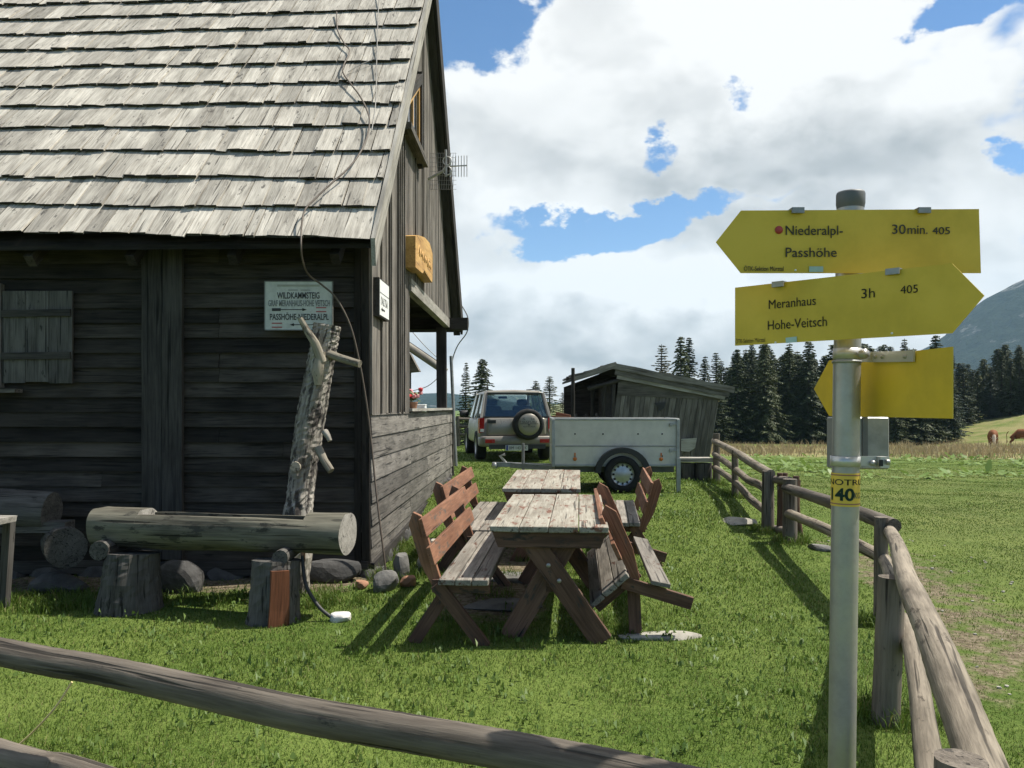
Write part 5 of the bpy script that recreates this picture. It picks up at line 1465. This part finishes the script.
def clip(par, c, xd, nd, w=.0125 * 2.1, h=.012):
    xd = Vector(xd).normalized(); nd = Vector(nd).normalized(); c = Vector(c); rot = Matrix((xd, nd, xd.cross(nd))).transposed()
    mb = MB(); mb.box(c + nd * .006, (w, .006, h), rot=rot); mb.box(c + Vector((0, 0, h / 2 - .001)) - nd * .004, (w, .024, .003), rot=rot); mb.build('clip', 'galvanised_dull', par)
for px in (797, 923): clip(s1, at(px, 211, Y1), (1, 0, 0), (0, -1, 0))
for px, py in ((795.5, 270.2),): 
    a = at(px, py, Y1); mb = MB(); mb.rev(a, (0, -1, 0), [(0, .0012), (.0022, .001), (.0024, 0)], 10); mb.build('rivet', 'paper_white', s1)
# middle sign, turned, pointing right and towards the camera
A2 = Vector(((735 - 512) / 800 * 1.86, 1.86, 0)); B2 = Vector(((952 - 512) / 800 * 1.545, 1.545, 0)); C2 = None
x2 = (B2 - A2); L2 = x2.length; x2.normalize(); f2 = Vector((x2.y, -x2.x, 0))
zt, zb2 = .2775, .1425; tip = .055
def s2p(u, z): return A2 + x2 * u + Vector((0, 0, z))
s2, _ = make_sign('middle yellow arrow sign pointing right, set at an angle', [s2p(0, zb2), s2p(L2, zb2), s2p(L2 + tip, (zb2 + zt) / 2), s2p(L2, zt), s2p(0, zt)], f2, .003, None)
def on2(px, py):
    d = Vector(((px - 512) / 800, 1, (407 - py) / 800)); t = A2.dot(f2) / d.dot(f2); return d * t
def s2text(s, px, py, cap, width, m_='letter_black'):
    a = on2(px, py); b_ = on2(px + width, py); Lw = (Vector((b_.x, b_.y, 0)) - Vector((a.x, a.y, 0))).length
    o = text('lettering', s, 1.0, m_, s2, (0, 0, 0), (1, 0, 0), (0, 0, 1), 1)
    me = o.data; xsv = [v.co.x for v in me.vertices]; x0 = min(xsv); k = Lw / (max(xsv) - x0); capm = cap / 800 * a.y / .70
    for v in me.vertices:
        u = (v.co.x - x0) * k; z = v.co.z * capm
        v.co = a + x2 * u + Vector((0, 0, z)) + f2 * (.0010 + (.0004 if v.co.y < 0 else 0))
    return o
s2text('Meranhaus', 769, 309, 9.0, 47); s2text('Hohe-Veitsch', 768, 330, 9.4, 59); s2text('3h', 861.5, 298.5, 9.6, 13.5); s2text('405', 900.5, 294, 8, 17.5); s2text('ÖTK-Sektion Mürztal', 735.8, 343.6, 4.3, 29.5)
a0_, a1_ = on2(786, 340.5), on2(797, 339.3); mb = MB(); mb.board(a0_ + f2 * .001, a1_ + f2 * .001, .012, .001, (0, 0, 1)); mb.build('sticker', 'sticker_blue', s2)
for px, py in ((779, 287), (893.5, 270.5)): 
    a = on2(px, py); a.z = zt - .004; clip(s2, a, x2, f2)
for px, py in ((775.5, 342.5), (892, 333.3)):
    a = on2(px, py); mb = MB(); mb.rev(a, f2, [(0, .0012), (.0022, .001), (.0024, 0)], 10); mb.build('rivet', 'paper_white', s2)
# rear sign, almost edge-on behind the pole
A3 = Vector(((829 - 512) / 800 * 1.97, 1.97, 0)); B3 = Vector(((952 - 512) / 800 * 1.52, 1.52, 0)); x3 = (B3 - A3); L3 = x3.length; x3.normalize(); f3n = Vector((x3.y, -x3.x, 0))
z3t, z3b = .1145, -.022
def s3p(u, z): return A3 + x3 * u + Vector((0, 0, z))
s3, _ = make_sign('lower yellow arrow sign seen from its blank back', [s3p(0, z3b), s3p(L3, z3b), s3p(L3, z3t), s3p(0, z3t), s3p(-.075, (z3t + z3b) / 2)], f3n, .003, None)
def on3(px, py):
    d = Vector(((px - 512) / 800, 1, (407 - py) / 800)); t = A3.dot(f3n) / d.dot(f3n); return d * t
a0_, a1_ = on3(874, 357), on3(916, 356); mb = MB(); mb.board(a0_ + f3n * .004, a1_ + f3n * .004, .023, .004, (0, 0, 1)); 
mb.board(a0_ + f3n * .004, Vector((pm.x + .02, 1.765, a0_.z)), .023, .003, (0, 0, 1)); br = mb.build('bracket', 'bracket_steel', sp0)
mb = MB()
for px in (878, 885, 908): a = on3(px, 356.5); mb.rev(a + f3n * .006, f3n, [(0, .004), (.0045, .003), (.005, 0)], 8)
a = at(862, 354, 1.745); mb.rev(a, (.3, -1, 0), [(0, .014), (.011, .012), (.011, 0)], 6); mb.build('bolt', 'galvanised', br)
mb = MB(); q = at(847.4, 354, 1.78); mb.rev(q, (ptop - PB).normalized(), [(.0290, -.012), (.0305, -.012), (.0305, .012), (.0290, .012)], 28); mb.build('clamp', 'bracket_steel', sp0)
# stamp box behind the pole and its clamp
a = at(873, 443, 1.84); b_ = at(834, 443, 1.84)
mb = MB(); xa, xb = at(834.5, 443, 1.84).x, at(888, 443, 1.84).x; za, zc = at(0, 469, 1.84).z, at(0, 417, 1.84).z
mb.box(((xa + xb) / 2, 1.86, (za + zc) / 2), (xb - xa, .055, zc - za)); bxo = mb.build('stamp_box', 'galvanised_dull', sp0, .003)
mb = MB(); a = at(869, 438, 1.81); mb.box((a.x, 1.831, a.z), (.012, .004, .10)); mb.build('seam', 'dark_plastic', bxo)
mb = MB(); q = at(845.3, 461, 1.78); mb.rev(q, (ptop - PB).normalized(), [(.0302, -.011), (.032, -.011), (.032, .011), (.0302, .011)], 28)
a = at(866, 461, 1.765); mb.box((a.x, a.y, a.z), (.045, .004, .021)); a = at(882, 462, 1.76); mb.box((a.x, a.y, a.z), (.020, .028, .024)); mb.build('clamp', 'bracket_steel', sp0)
mb = MB(); a = at(872, 463, 1.762); mb.rev(a, (0, -1, 0), [(0, .009), (.006, .008), (.006, 0)], 6); a = at(886.5, 462, 1.742); mb.rev(a, (1, -.3, 0), [(0, .008), (.006, .007), (.006, 0)], 6); a = at(881, 463, 1.7455); mb.box(a, (.008, .003, .014), 1); mb.build('bolt', ['galvanised', 'black_trim'], sp0)
# emergency sticker wrapped round the pole
axp = (ptop - PB).normalized()
def pole_pt(z): t = (z - PB.z) / (pm.z - PB.z); return PB.lerp(pm, t)
zs0, zs1 = at(0, 507, 1.75).z, at(0, 473.5, 1.75).z
def wrap(name, m_, z0, z1, a0, a1, r, par):
    mb = MB(); vs = []; fs = []; n_ = 30
    for zz in (z0, z1):
        c = pole_pt(zz)
        for k in range(n_ + 1):
            a = a0 + (a1 - a0) * k / n_; vs.append((c.x + r * math.sin(a), c.y - r * math.cos(a), zz))
    for k in range(n_): fs.append((k, k + 1, k + n_ + 2, k + n_ + 1))
    mb.add(vs, fs, vs, .5, 0, True); return mb.build(name, m_, par)
stk = wrap('emergency_sticker', 'sticker_yellow', zs0, zs1, R(-125), R(110), .0304, sp0)
def wtext(s, z, capm, a0, a1, m_):
    o = text('lettering', s, 1.0, m_, stk, (0, 0, 0), (1, 0, 0), (0, 0, 1), 1, bold=.03 if s == '140' else .008, cuts=60)
    me = o.data; xsv = [v.co.x for v in me.vertices]; x0 = min(xsv); k = (a1 - a0) / (max(xsv) - x0)
    for v in me.vertices:
        a = a0 + (v.co.x - x0) * k; zz = z + v.co.z * capm / .70; c = pole_pt(zz); r = .0307 + (.0003 if v.co.y < 0 else 0)
        v.co = Vector((c.x + r * math.sin(a), c.y - r * math.cos(a), zz))
wtext('NOTRUF', zs0 + .0475, .0125, R(-104), R(88), 'letter_black'); wtext('140', zs0 + .014, .026, R(-90), R(14), 'letter_green'); wtext('KG', zs0 + .018, .013, R(14), R(48), 'letter_grey')
wrap('edge_line', 'stone_brown', zs1 - .006, zs1 - .003, R(-110), R(110), .0306, stk); wrap('edge_line', 'stone_brown', zs0 + .004, zs0 + .007, R(-110), R(110), .0306, stk)

# ------------------------------------------------------------------ spruces
def spruce_proto(H, Rr, seed, dens=1.0, m_='spruce_needle', start=.06, droop=.45, name='spruce_tree', prof=.85):
    r = random.Random(seed)
    crown = MB(); trunk = MB()
    trunk.tube([(0, 0, -.4), (0, 0, H * .4), (r.uniform(-.05, .05), r.uniform(-.05, .05), H * .98)], [.018 * H, .011 * H, .002 * H], 7, caps=False)
    z = H * start
    while z < H * .985:
        t = z / H; base = Rr * ((1 - t) ** prof) * (1 if t > .12 else .75 + t * 2)
        nb = max(3, int((5 + 5 * (1 - t)) * dens)); a0 = r.uniform(0, 6.28)
        for k in range(nb):
            a = a0 + 6.28 * k / nb + r.uniform(-.35, .35); L = base * r.choice([r.uniform(.45, .8), r.uniform(.8, 1.2)]) + .14
            if r.random() < .06: continue
            rise = r.uniform(.05, .25); dr = droop * r.uniform(.7, 1.25)
            ca, sa = math.cos(a), math.sin(a); rn = min(1, max(0, r.gauss(.45, .25)))
            ns = max(3, int(L / .24)); pp = []
            for s_ in range(ns + 1):
                u = s_ / ns; pp.append(Vector((ca * L * u, sa * L * u, z + r.uniform(-.02, .02) + L * (rise * u - dr * u * u + .12 * u ** 4))))
            vs, fs = [], []
            side = Vector((-sa, ca, 0))
            for s_ in range(ns):
                u = (s_ + .5) / ns; p = pp[s_].lerp(pp[s_ + 1], .5); fwd = (pp[s_ + 1] - pp[s_]).normalized()
                tl = (.13 + .30 * L * (1 - u) ** .8 * min(1, u * 4)) * r.uniform(.7, 1.2)
                for sg in (-1, 1):
                    d = (fwd * r.uniform(.5, .9) + side * sg * r.uniform(.7, 1.0) + Vector((0, 0, r.uniform(-.55, .05)))).normalized()
                    w = fwd * .075 + Vector((0, 0, r.uniform(-.05, .05)))
                    o_ = len(vs); vs += [p - w, p + w, p + d * tl * .6 + w * .8 + Vector((0, 0, -.05)), p + d * tl, p + d * tl * .55 - w * 1.1]; fs.append(tuple(range(o_, o_ + 5)))
                # hanging curtain under the branch
                hl = r.uniform(.08, .24) * (1 - .3 * u); o_ = len(vs); vs += [pp[s_], pp[s_ + 1], pp[s_ + 1] + Vector((r.uniform(-.05, .05), r.uniform(-.05, .05), -hl * .7)), pp[s_] + Vector((r.uniform(-.05, .05), r.uniform(-.05, .05), -hl))]; fs.append(tuple(range(o_, o_ + 4)))
            o_ = len(vs); e = pp[-1]; f_ = (pp[-1] - pp[-2]).normalized(); vs += [e - side * .06, e + f_ * .16, e + side * .06]; fs.append((o_, o_ + 1, o_ + 2))
            crown.add(vs, fs, [tuple(v) for v in vs], rn)
        z += H * .027 / dens * r.uniform(.8, 1.2) * (1 if t < .7 else .8)
    e = empty(name); tr_ = trunk.build('trunk', 'tree_bark', e); cr = crown.build('crown', m_, e)
    return e
protos = [spruce_proto(11, 2.5, 1, 1.15, start=.02, prof=.7), spruce_proto(12, 2.2, 2, 1.1, start=.02, prof=.75), spruce_proto(10, 2.7, 3, 1.2, start=.02, prof=.62), spruce_proto(11, 2.3, 4, 1.15, 'spruce_needle_blue', start=.02, prof=.7), spruce_proto(11, 2.1, 5, .98, 'spruce_needle', .04, .38, prof=.75), spruce_proto(11, 1.9, 6, .9, 'larch_needle', .08, .28, 'larch_tree', .7)]
PH = [11, 12, 10, 11, 11, 11]
used = [False] * len(protos)
def tree(px, ytop, Y, kind, label, group=None, wide=1.0):
    X = (px - 512) / 800 * Y; g_ = gz(X, Y); ztop = (407 - ytop) / 800 * Y; sc = (ztop - g_) / PH[kind]
    o = protos[kind] if not used[kind] else copy_tree(protos[kind]); used[kind] = True
    o.location = (X, Y, g_); o.scale = (sc * wide, sc * wide, sc); o.rotation_euler = (R(random.uniform(-1, 1)), R(random.uniform(-1, 1)), random.uniform(0, 6.28))
    if 'group' in o: del o['group']
    tag(o, label, 'tree', group); return o
tree(465, 361, 52, 4, 'slim dark spruce just right of the cabin, left of a pair', None, .8)
tree(481.5, 357, 50, 2, 'bushier spruce of the pair behind the car mirror', None, 1.0)
tree(535.5, 379, 58, 1, 'small spruce tip rising behind the car roof', None, 1.5)
tree(549.5, 375, 54, 4, 'open branched spruce between the car and the shed pole', None, 1.5)
tree(563, 391, 60, 5, 'faint small conifer directly beside the shed pole', None, 1.2)
tree(661, 342, 62, 5, 'pale thin larch above the shed roof', None, 1.2)
tree(681, 334, 66, 0, 'dark spruce right of the pale larch, left of a close twin', None, .9)
tree(689, 336, 68, 3, 'dark spruce touching its twin above the shed roof', None, .9)
tree(704.5, 354, 70, 1, 'shorter spruce behind the right end of the shed roof', None, 1.1)
tree(716.5, 351, 68, 4, 'thin layered spruce at the left end of the forest', None, 1.1)
G = 'spruces of the dense forest behind the meadow'
tree(738, 347, 70, 0, 'tall forest spruce below the left corner of the middle sign', None, 1.0)
tree(751, 343, 72, 3, 'forest spruce second from the left corner of the middle sign', None, .85)
tree(765, 340, 70, 2, 'wide paler spruce under the middle sign lettering', None, .95)
tree(789, 341, 72, 1, 'dark spruce under the blue sticker of the middle sign', None, 1.1)
tree(808, 339, 71, 0, 'dark spruce left of the signpost behind the lower sign tip', None, 1.05)
tree(884, 343, 74, 3, 'spruce top showing right above the signpost bracket', None, .9)
tree(906, 336, 76, 1, 'spruce top between the middle and lower signs', None, .9)
tree(936, 333, 78, 0, 'spruce top right of the lower sign against the mountain', None, 1.0)
lim = [(725, 358), (760, 346), (820, 342), (870, 344), (900, 346), (930, 350), (950, 356), (980, 357), (1000, 349), (1024, 338), (1080, 325), (1160, 322)]
lx = [a for a, _ in lim]; ly = [b for _, b in lim]
for row, (Y, x0, step) in enumerate(((72, 730, 14), (77, 735, 12), (83, 722, 12), (90, 730, 12))):
    px = x0
    while px < 1150:
        yt = float(np.interp(px, lx, ly)) + random.uniform(-3, 16) + (12 if row == 0 else 0)
        if not (row == 0 and px > 945):
            tree(px + random.uniform(-3, 3), yt, Y + random.uniform(-1.5, 1.5) + (8 if px > 950 else 0), random.choice([0, 0, 1, 2, 3, 1]), 'dark spruce standing within the dense forest behind the meadow', G, random.uniform(1.1, 1.5))
        px += step * random.uniform(.75, 1.3)
# unused branch prototypes never remain
# low young growth along the forest edge
# ------------------------------------------------------------------ cows
plain('cow_brown', (.20, .075, .028), .8, 0, .2, .4, 1.5); plain('cow_cream', (.58, .46, .34), .8, 0, .2, .25, 1.5); plain('horn', (.5, .45, .36), .5)
def make_cow():
    e = empty('cow')
    bm_v = [(0, 0, 1.02), (.45, 0, 1.05), (.85, 0, 1.08), (-.45, 0, 1.02), (-.82, 0, 1.08), (1.10, 0, 1.10), (1.32, 0, .92), (1.50, 0, .62), (1.62, 0, .36), (1.70, 0, .20)]
    ed = [(0, 1), (1, 2), (0, 3), (3, 4), (2, 5), (5, 6), (6, 7), (7, 8), (8, 9)]
    rad = [(.36, .42), (.36, .42), (.30, .38), (.36, .40), (.26, .32), (.20, .28), (.16, .22), (.13, .15), (.12, .12), (.08, .08)]
    def leg(root, pts, rr):
        i0 = len(bm_v)
        for p, r_ in zip(pts, rr): bm_v.append(p); rad.append((r_, r_))
        ed.append((root, i0))
        for k in range(len(pts) - 1): ed.append((i0 + k, i0 + k + 1))
    for sy in (-1, 1):
        leg(2, [(.82, sy * .2, .72), (.84, sy * .2, .45), (.82, sy * .2, .12), (.86, sy * .2, .02)], [.13, .08, .055, .07])
        leg(4, [(-.80, sy * .22, .78), (-.70, sy * .22, .58), (-.90, sy * .22, .40), (-.84, sy * .22, .10), (-.80, sy * .22, .02)], [.17, .11, .065, .055, .07])
    me = bpy.data.meshes.new('hide'); me.from_pydata(bm_v, ed, [])
    o = bpy.data.objects.new('hide', me); COL.objects.link(o)
    sk = o.modifiers.new('skin', 'SKIN'); 
    for i, r_ in enumerate(rad): me.skin_vertices[0].data[i].radius = r_
    me.skin_vertices[0].data[0].use_root = True
    sb = o.modifiers.new('sub', 'SUBSURF'); sb.levels = sb.render_levels = 2
    dg = bpy.context.evaluated_depsgraph_get(); dg.update(); m2 = bpy.data.meshes.new_from_object(o.evaluated_get(dg)); bpy.data.objects.remove(o)
    m2.materials.clear(); m2.materials.append(MATS['cow_brown']); m2.materials.append(MATS['cow_cream'])
    for p_ in m2.polygons:
        c = p_.center; p_.use_smooth = True
        p_.material_index = 1 if (c.x > 1.42 or c.z < .30 or (c.z < .75 and abs(c.x) < .3)) else 0
    b = bpy.data.objects.new('hide', m2); COL.objects.link(b); b.parent = e
    mb = MB()
    for sy in (-1, 1): mb.tube([(1.42, sy * .08, .72), (1.40, sy * .2, .78), (1.44, sy * .26, .88)], [.03, .022, .008], 7)
    mb.build('horns', 'horn', e)
    for sy in (-1, 1):
        mb = MB(); mb.prism([(1.44, sy * .10, .66), (1.38, sy * .17, .72), (1.40, sy * .30, .68), (1.46, sy * .24, .60)], (.02, 0, 0)); mb.build('ear', 'cow_brown', e)
    mb = MB(); mb.tube([(-1.02, 0, 1.2), (-1.14, 0, 1.0), (-1.12, 0, .5)], [.035, .025, .02], 7); mb.tube([(-1.12, 0, .5), (-1.12, 0, .30)], [.05, .02], 7); mb.build('tail', 'cow_brown', e)
    return e
cw1 = make_cow(); tag(cw1, 'brown cow seen end-on grazing left of the larger cow', 'cow', 'cows grazing on the slope')
Yk = 63
def cowat(o, px, Y, rz, sc=1.0): X = (px - 512) / 800 * Y; o.location = (X, Y, gz(X, Y) - .02); o.rotation_euler = (0, 0, rz); o.scale = (sc, sc, sc)
cowat(cw1, 993, 61, R(-118), .95)
cw2 = copy_tree(cw1); cw2['label'] = 'brown cow in profile at the right photo edge'
cowat(cw2, 1024, 61.5, R(-28), 1.0)

# ------------------------------------------------------------------ grass and field plants (nobody could count them)
def blades(name, X, Y, h, w, lean, m_, label, cat, tipw=0.0):
    n_ = len(X); Z = ground_z(X, Y) - .004
    a = rng.uniform(0, 2 * np.pi, n_); la = rng.uniform(0, 2 * np.pi, n_); l_ = rng.uniform(.1, 1, n_) * lean * h
    dx, dy = np.cos(a) * w / 2, np.sin(a) * w / 2; ex, ey = np.cos(la) * l_, np.sin(la) * l_
    V = np.zeros((n_, 5, 3), np.float32)
    V[:, 0] = np.stack([X - dx, Y - dy, Z], 1); V[:, 1] = np.stack([X + dx, Y + dy, Z], 1)
    V[:, 2] = np.stack([X + dx * .8 + ex * .35, Y + dy * .8 + ey * .35, Z + h * .6], 1); V[:, 3] = np.stack([X - dx * .8 + ex * .35, Y - dy * .8 + ey * .35, Z + h * .6], 1)
    V[:, 4] = np.stack([X + ex, Y + ey, Z + h * np.sqrt(np.maximum(.05, 1 - (l_ / h) ** 2 * .5))], 1)
    me = bpy.data.meshes.new(name); me.vertices.add(n_ * 5); me.vertices.foreach_set('co', V.ravel())
    base = (np.arange(n_) * 5)[:, None]
    loops = np.concatenate([base + np.array([0, 1, 2, 3]), base + np.array([3, 2, 4])], 1).ravel().astype(np.int32)
    me.loops.add(len(loops)); me.loops.foreach_set('vertex_index', loops)
    me.polygons.add(n_ * 2)
    ls = (np.arange(n_) * 7)[:, None] + np.array([0, 4]); me.polygons.foreach_set('loop_start', ls.ravel().astype(np.int32))
    try: me.polygons.foreach_set('loop_total', np.tile([4, 3], n_).astype(np.int32))
    except Exception: pass
    at_ = me.attributes.new('rnd', 'FLOAT', 'POINT'); at_.data.foreach_set('value', np.repeat(rng.uniform(0, 1, n_), 5).astype(np.float32))
    me.materials.append(MATS[m_]); me.update(calc_edges=True); me.validate()
    o = bpy.data.objects.new(name, me); COL.objects.link(o); tag(o, label, cat, None, 'stuff'); return o
def scatter(n_, y0, y1, half=.72, pw=1.0):
    u = rng.uniform(0, 1, n_); Y = np.sqrt(y0 ** 2 + u * (y1 ** 2 - y0 ** 2)); X = rng.uniform(-half, half, n_) * Y
    return X, Y
def clump(X, Y): return .5 + .5 * np.sin(X * 2.3 + 1.2 * np.sin(Y * 1.7)) * np.cos(Y * 2.1 + 1.5 * np.sin(X * 1.1))
GXs, GYs, GH, GW = [], [], [], []
u = rng.uniform(0, 1, 760000); e_ = .22
Y = (1.9 ** e_ + u * (34 ** e_ - 1.9 ** e_)) ** (1 / e_); X = rng.uniform(-1, 1, len(Y)) * (.72 * Y + 1.5)
keep = (dirt_amount(X, Y) < rng.uniform(.15, 1.0, len(X)))
inhouse = (X < -1.36 + .024 * (Y - 7.4)) & (Y > 7.45) & (Y < 15.2)
keep &= ~inhouse
X, Y = X[keep], Y[keep]; c = clump(X, Y); c2_ = .5 + .5 * np.sin(X * 7.1 + 2 * np.sin(Y * 4.3)) * np.cos(Y * 6.3 + 1.7 * np.sin(X * 5.2))
outside = sstep(-.3, .5, X - fence_x(Y))
hh = (.027 - .007 * sstep(14, 32, Y)) * rng.uniform(.45, 1.25, len(X)) * (.55 + .55 * c + .45 * c2_) * (1 - .35 * outside)
GXs.append(X); GYs.append(Y); GH.append(hh); GW.append(np.maximum(.0036, .0009 * Y))
# rank tufts along posts, wall foot and table legs
def tuft(x, y, r, n_, h):
    a = rng.uniform(0, 6.28, n_); q = r * np.sqrt(rng.uniform(0, 1, n_)); GXs.append(x + q * np.cos(a)); GYs.append(y + q * np.sin(a)); GH.append(h * rng.uniform(.4, 1.2, n_)); GW.append(np.full(n_, .006))
for (x, y) in ((1.96, 4.1), (2.73, 5.85), (3.13, 9.0), (3.07, 9.6), (3.36, 12), (3.57, 14)): tuft(x, y, .22, 500, .12)
for k in range(26): tuft(-1.0 + random.uniform(-.3, .35), random.uniform(7.0, 9.5), .12, 120, .13)
for k in range(40): tuft(random.uniform(-4.6, -1.2), random.uniform(6.3, 6.75), .13, 90, .11)
for k in range(60): tuft(random.uniform(-.8, 1.3), random.uniform(5.3, 9.5), .10, 60, .10)
blades('grass', np.concatenate(GXs), np.concatenate(GYs), np.concatenate(GH), np.concatenate(GW), 1.1, 'grass_blade', 'short uneven green grass covering the pasture', 'grass')
# broad-leaved docks in the far meadow
def leaves(name, X, Y, size, m_, label, cat, hgt):
    n_ = len(X); Z = ground_z(X, Y) + rng.uniform(.3, 1, n_) * hgt
    a = rng.uniform(0, 2 * np.pi, n_); tl = rng.normal(0, .35, n_); L = size * rng.uniform(.6, 1.4, n_); w = L * .6
    fxv, fyv = np.cos(a), np.sin(a); sxv, syv = -fyv, fxv
    V = np.zeros((n_, 5, 3), np.float32)
    def P(u, v, dz): return np.stack([X + fxv * L * u + sxv * w * v, Y + fyv * L * u + syv * w * v, Z + L * u * tl + dz], 1)
    V[:, 0] = P(0, 0, -.02); V[:, 1] = P(.4, .5, .0); V[:, 2] = P(.8, .3, -.01 * 0); V[:, 3] = P(.95, -.1, -.03); V[:, 4] = P(.4, -.5, rng.normal(0, .02, n_))
    me = bpy.data.meshes.new(name); me.vertices.add(n_ * 5); me.vertices.foreach_set('co', V.ravel()); me.loops.add(n_ * 5); me.loops.foreach_set('vertex_index', np.arange(n_ * 5, dtype=np.int32))
    me.polygons.add(n_); me.polygons.foreach_set('loop_start', (np.arange(n_) * 5).astype(np.int32))
    at_ = me.attributes.new('rnd', 'FLOAT', 'POINT'); at_.data.foreach_set('value', np.repeat(rng.uniform(0, .86, n_), 5).astype(np.float32))
    me.materials.append(MATS[m_]); me.update(calc_edges=True); me.validate()
    o = bpy.data.objects.new(name, me); COL.objects.link(o); tag(o, label, cat, None, 'stuff')
Xs, Ys_ = [], []
for k in range(260):
    Y = 20 + 22 * random.random(); X = random.uniform(.15, .78) * Y
    if math.sin(X * .7 + 1.3) + math.sin(Y * .8 + X * .2) < -.5: continue
    if X < fence_x(Y) + .8: continue
    m_ = 12; Xs.append(X + rng.normal(0, .40, m_)); Ys_.append(Y + rng.normal(0, .30, m_))
leaves('dock_leaves', np.concatenate(Xs), np.concatenate(Ys_), .25, 'dock_leaf', 'broad pale green dock leaves in patches across the meadow', 'docks', .05)
X, Y = rng.uniform(8, 60, 40000), rng.uniform(30, 60, 40000); k = (clump(X * .35, Y * .5) + .35 * clump(X * 1.1, Y) > .55) & (X < Y * .80) & (Y > 41 - 11 * sstep(12, 26, X) + rng.normal(0, 2, len(X)))
X, Y = X[k], Y[k]
blades('dry_grass', X, Y, .42 * rng.uniform(.3, 1.3, len(X)) * (.35 + .9 * clump(X * .5, Y * .3) + .6 * clump(X * 1.6, Y * .9) ** 2), rng.uniform(.015, .05, len(X)), .8, 'straw', 'tall straw coloured dry grass before the forest', 'dry grass')
# weeds at the foot of the wall and leaves in the lawn
Xs, Ys_ = [], []
for k in range(34): x, y = random.uniform(-4.6, -1.2), random.uniform(6.35, 6.9); Xs.append(x + rng.normal(0, .07, 16)); Ys_.append(y + rng.normal(0, .06, 16))
for k in range(420): y = random.uniform(2.6, 6.5); x = random.uniform(-.62, .45) * y; Xs.append(x + rng.normal(0, .05, 7)); Ys_.append(y + rng.normal(0, .05, 7))
for k in range(160): y = random.uniform(6.5, 14); x = random.uniform(.1, .27) * y; Xs.append(x + rng.normal(0, .10, 9)); Ys_.append(y + rng.normal(0, .10, 9))
leaves('clover_leaves', np.concatenate(Xs), np.concatenate(Ys_), .026, 'weed_leaf', 'small broad leaves scattered through the lawn and wall foot', 'weeds', .055)
# pebbles of the worn path
mb = MB()
for k in range(70):
    y = random.uniform(3.6, 9.5); x = float(fence_x(y)) + random.uniform(.15, 2.0); s_ = random.uniform(.006, .018); stone_mesh(mb, (x, y, gz(x, y) + s_ * .3), s_, s_ * random.uniform(.7, 1.2), s_ * .6, k, 0, 1)
o = mb.build('pebbles', 'stone_pale'); tag(o, 'loose pale pebbles on the worn path outside the fence', 'pebbles', None, 'stuff')
bpy.context.view_layer.update()
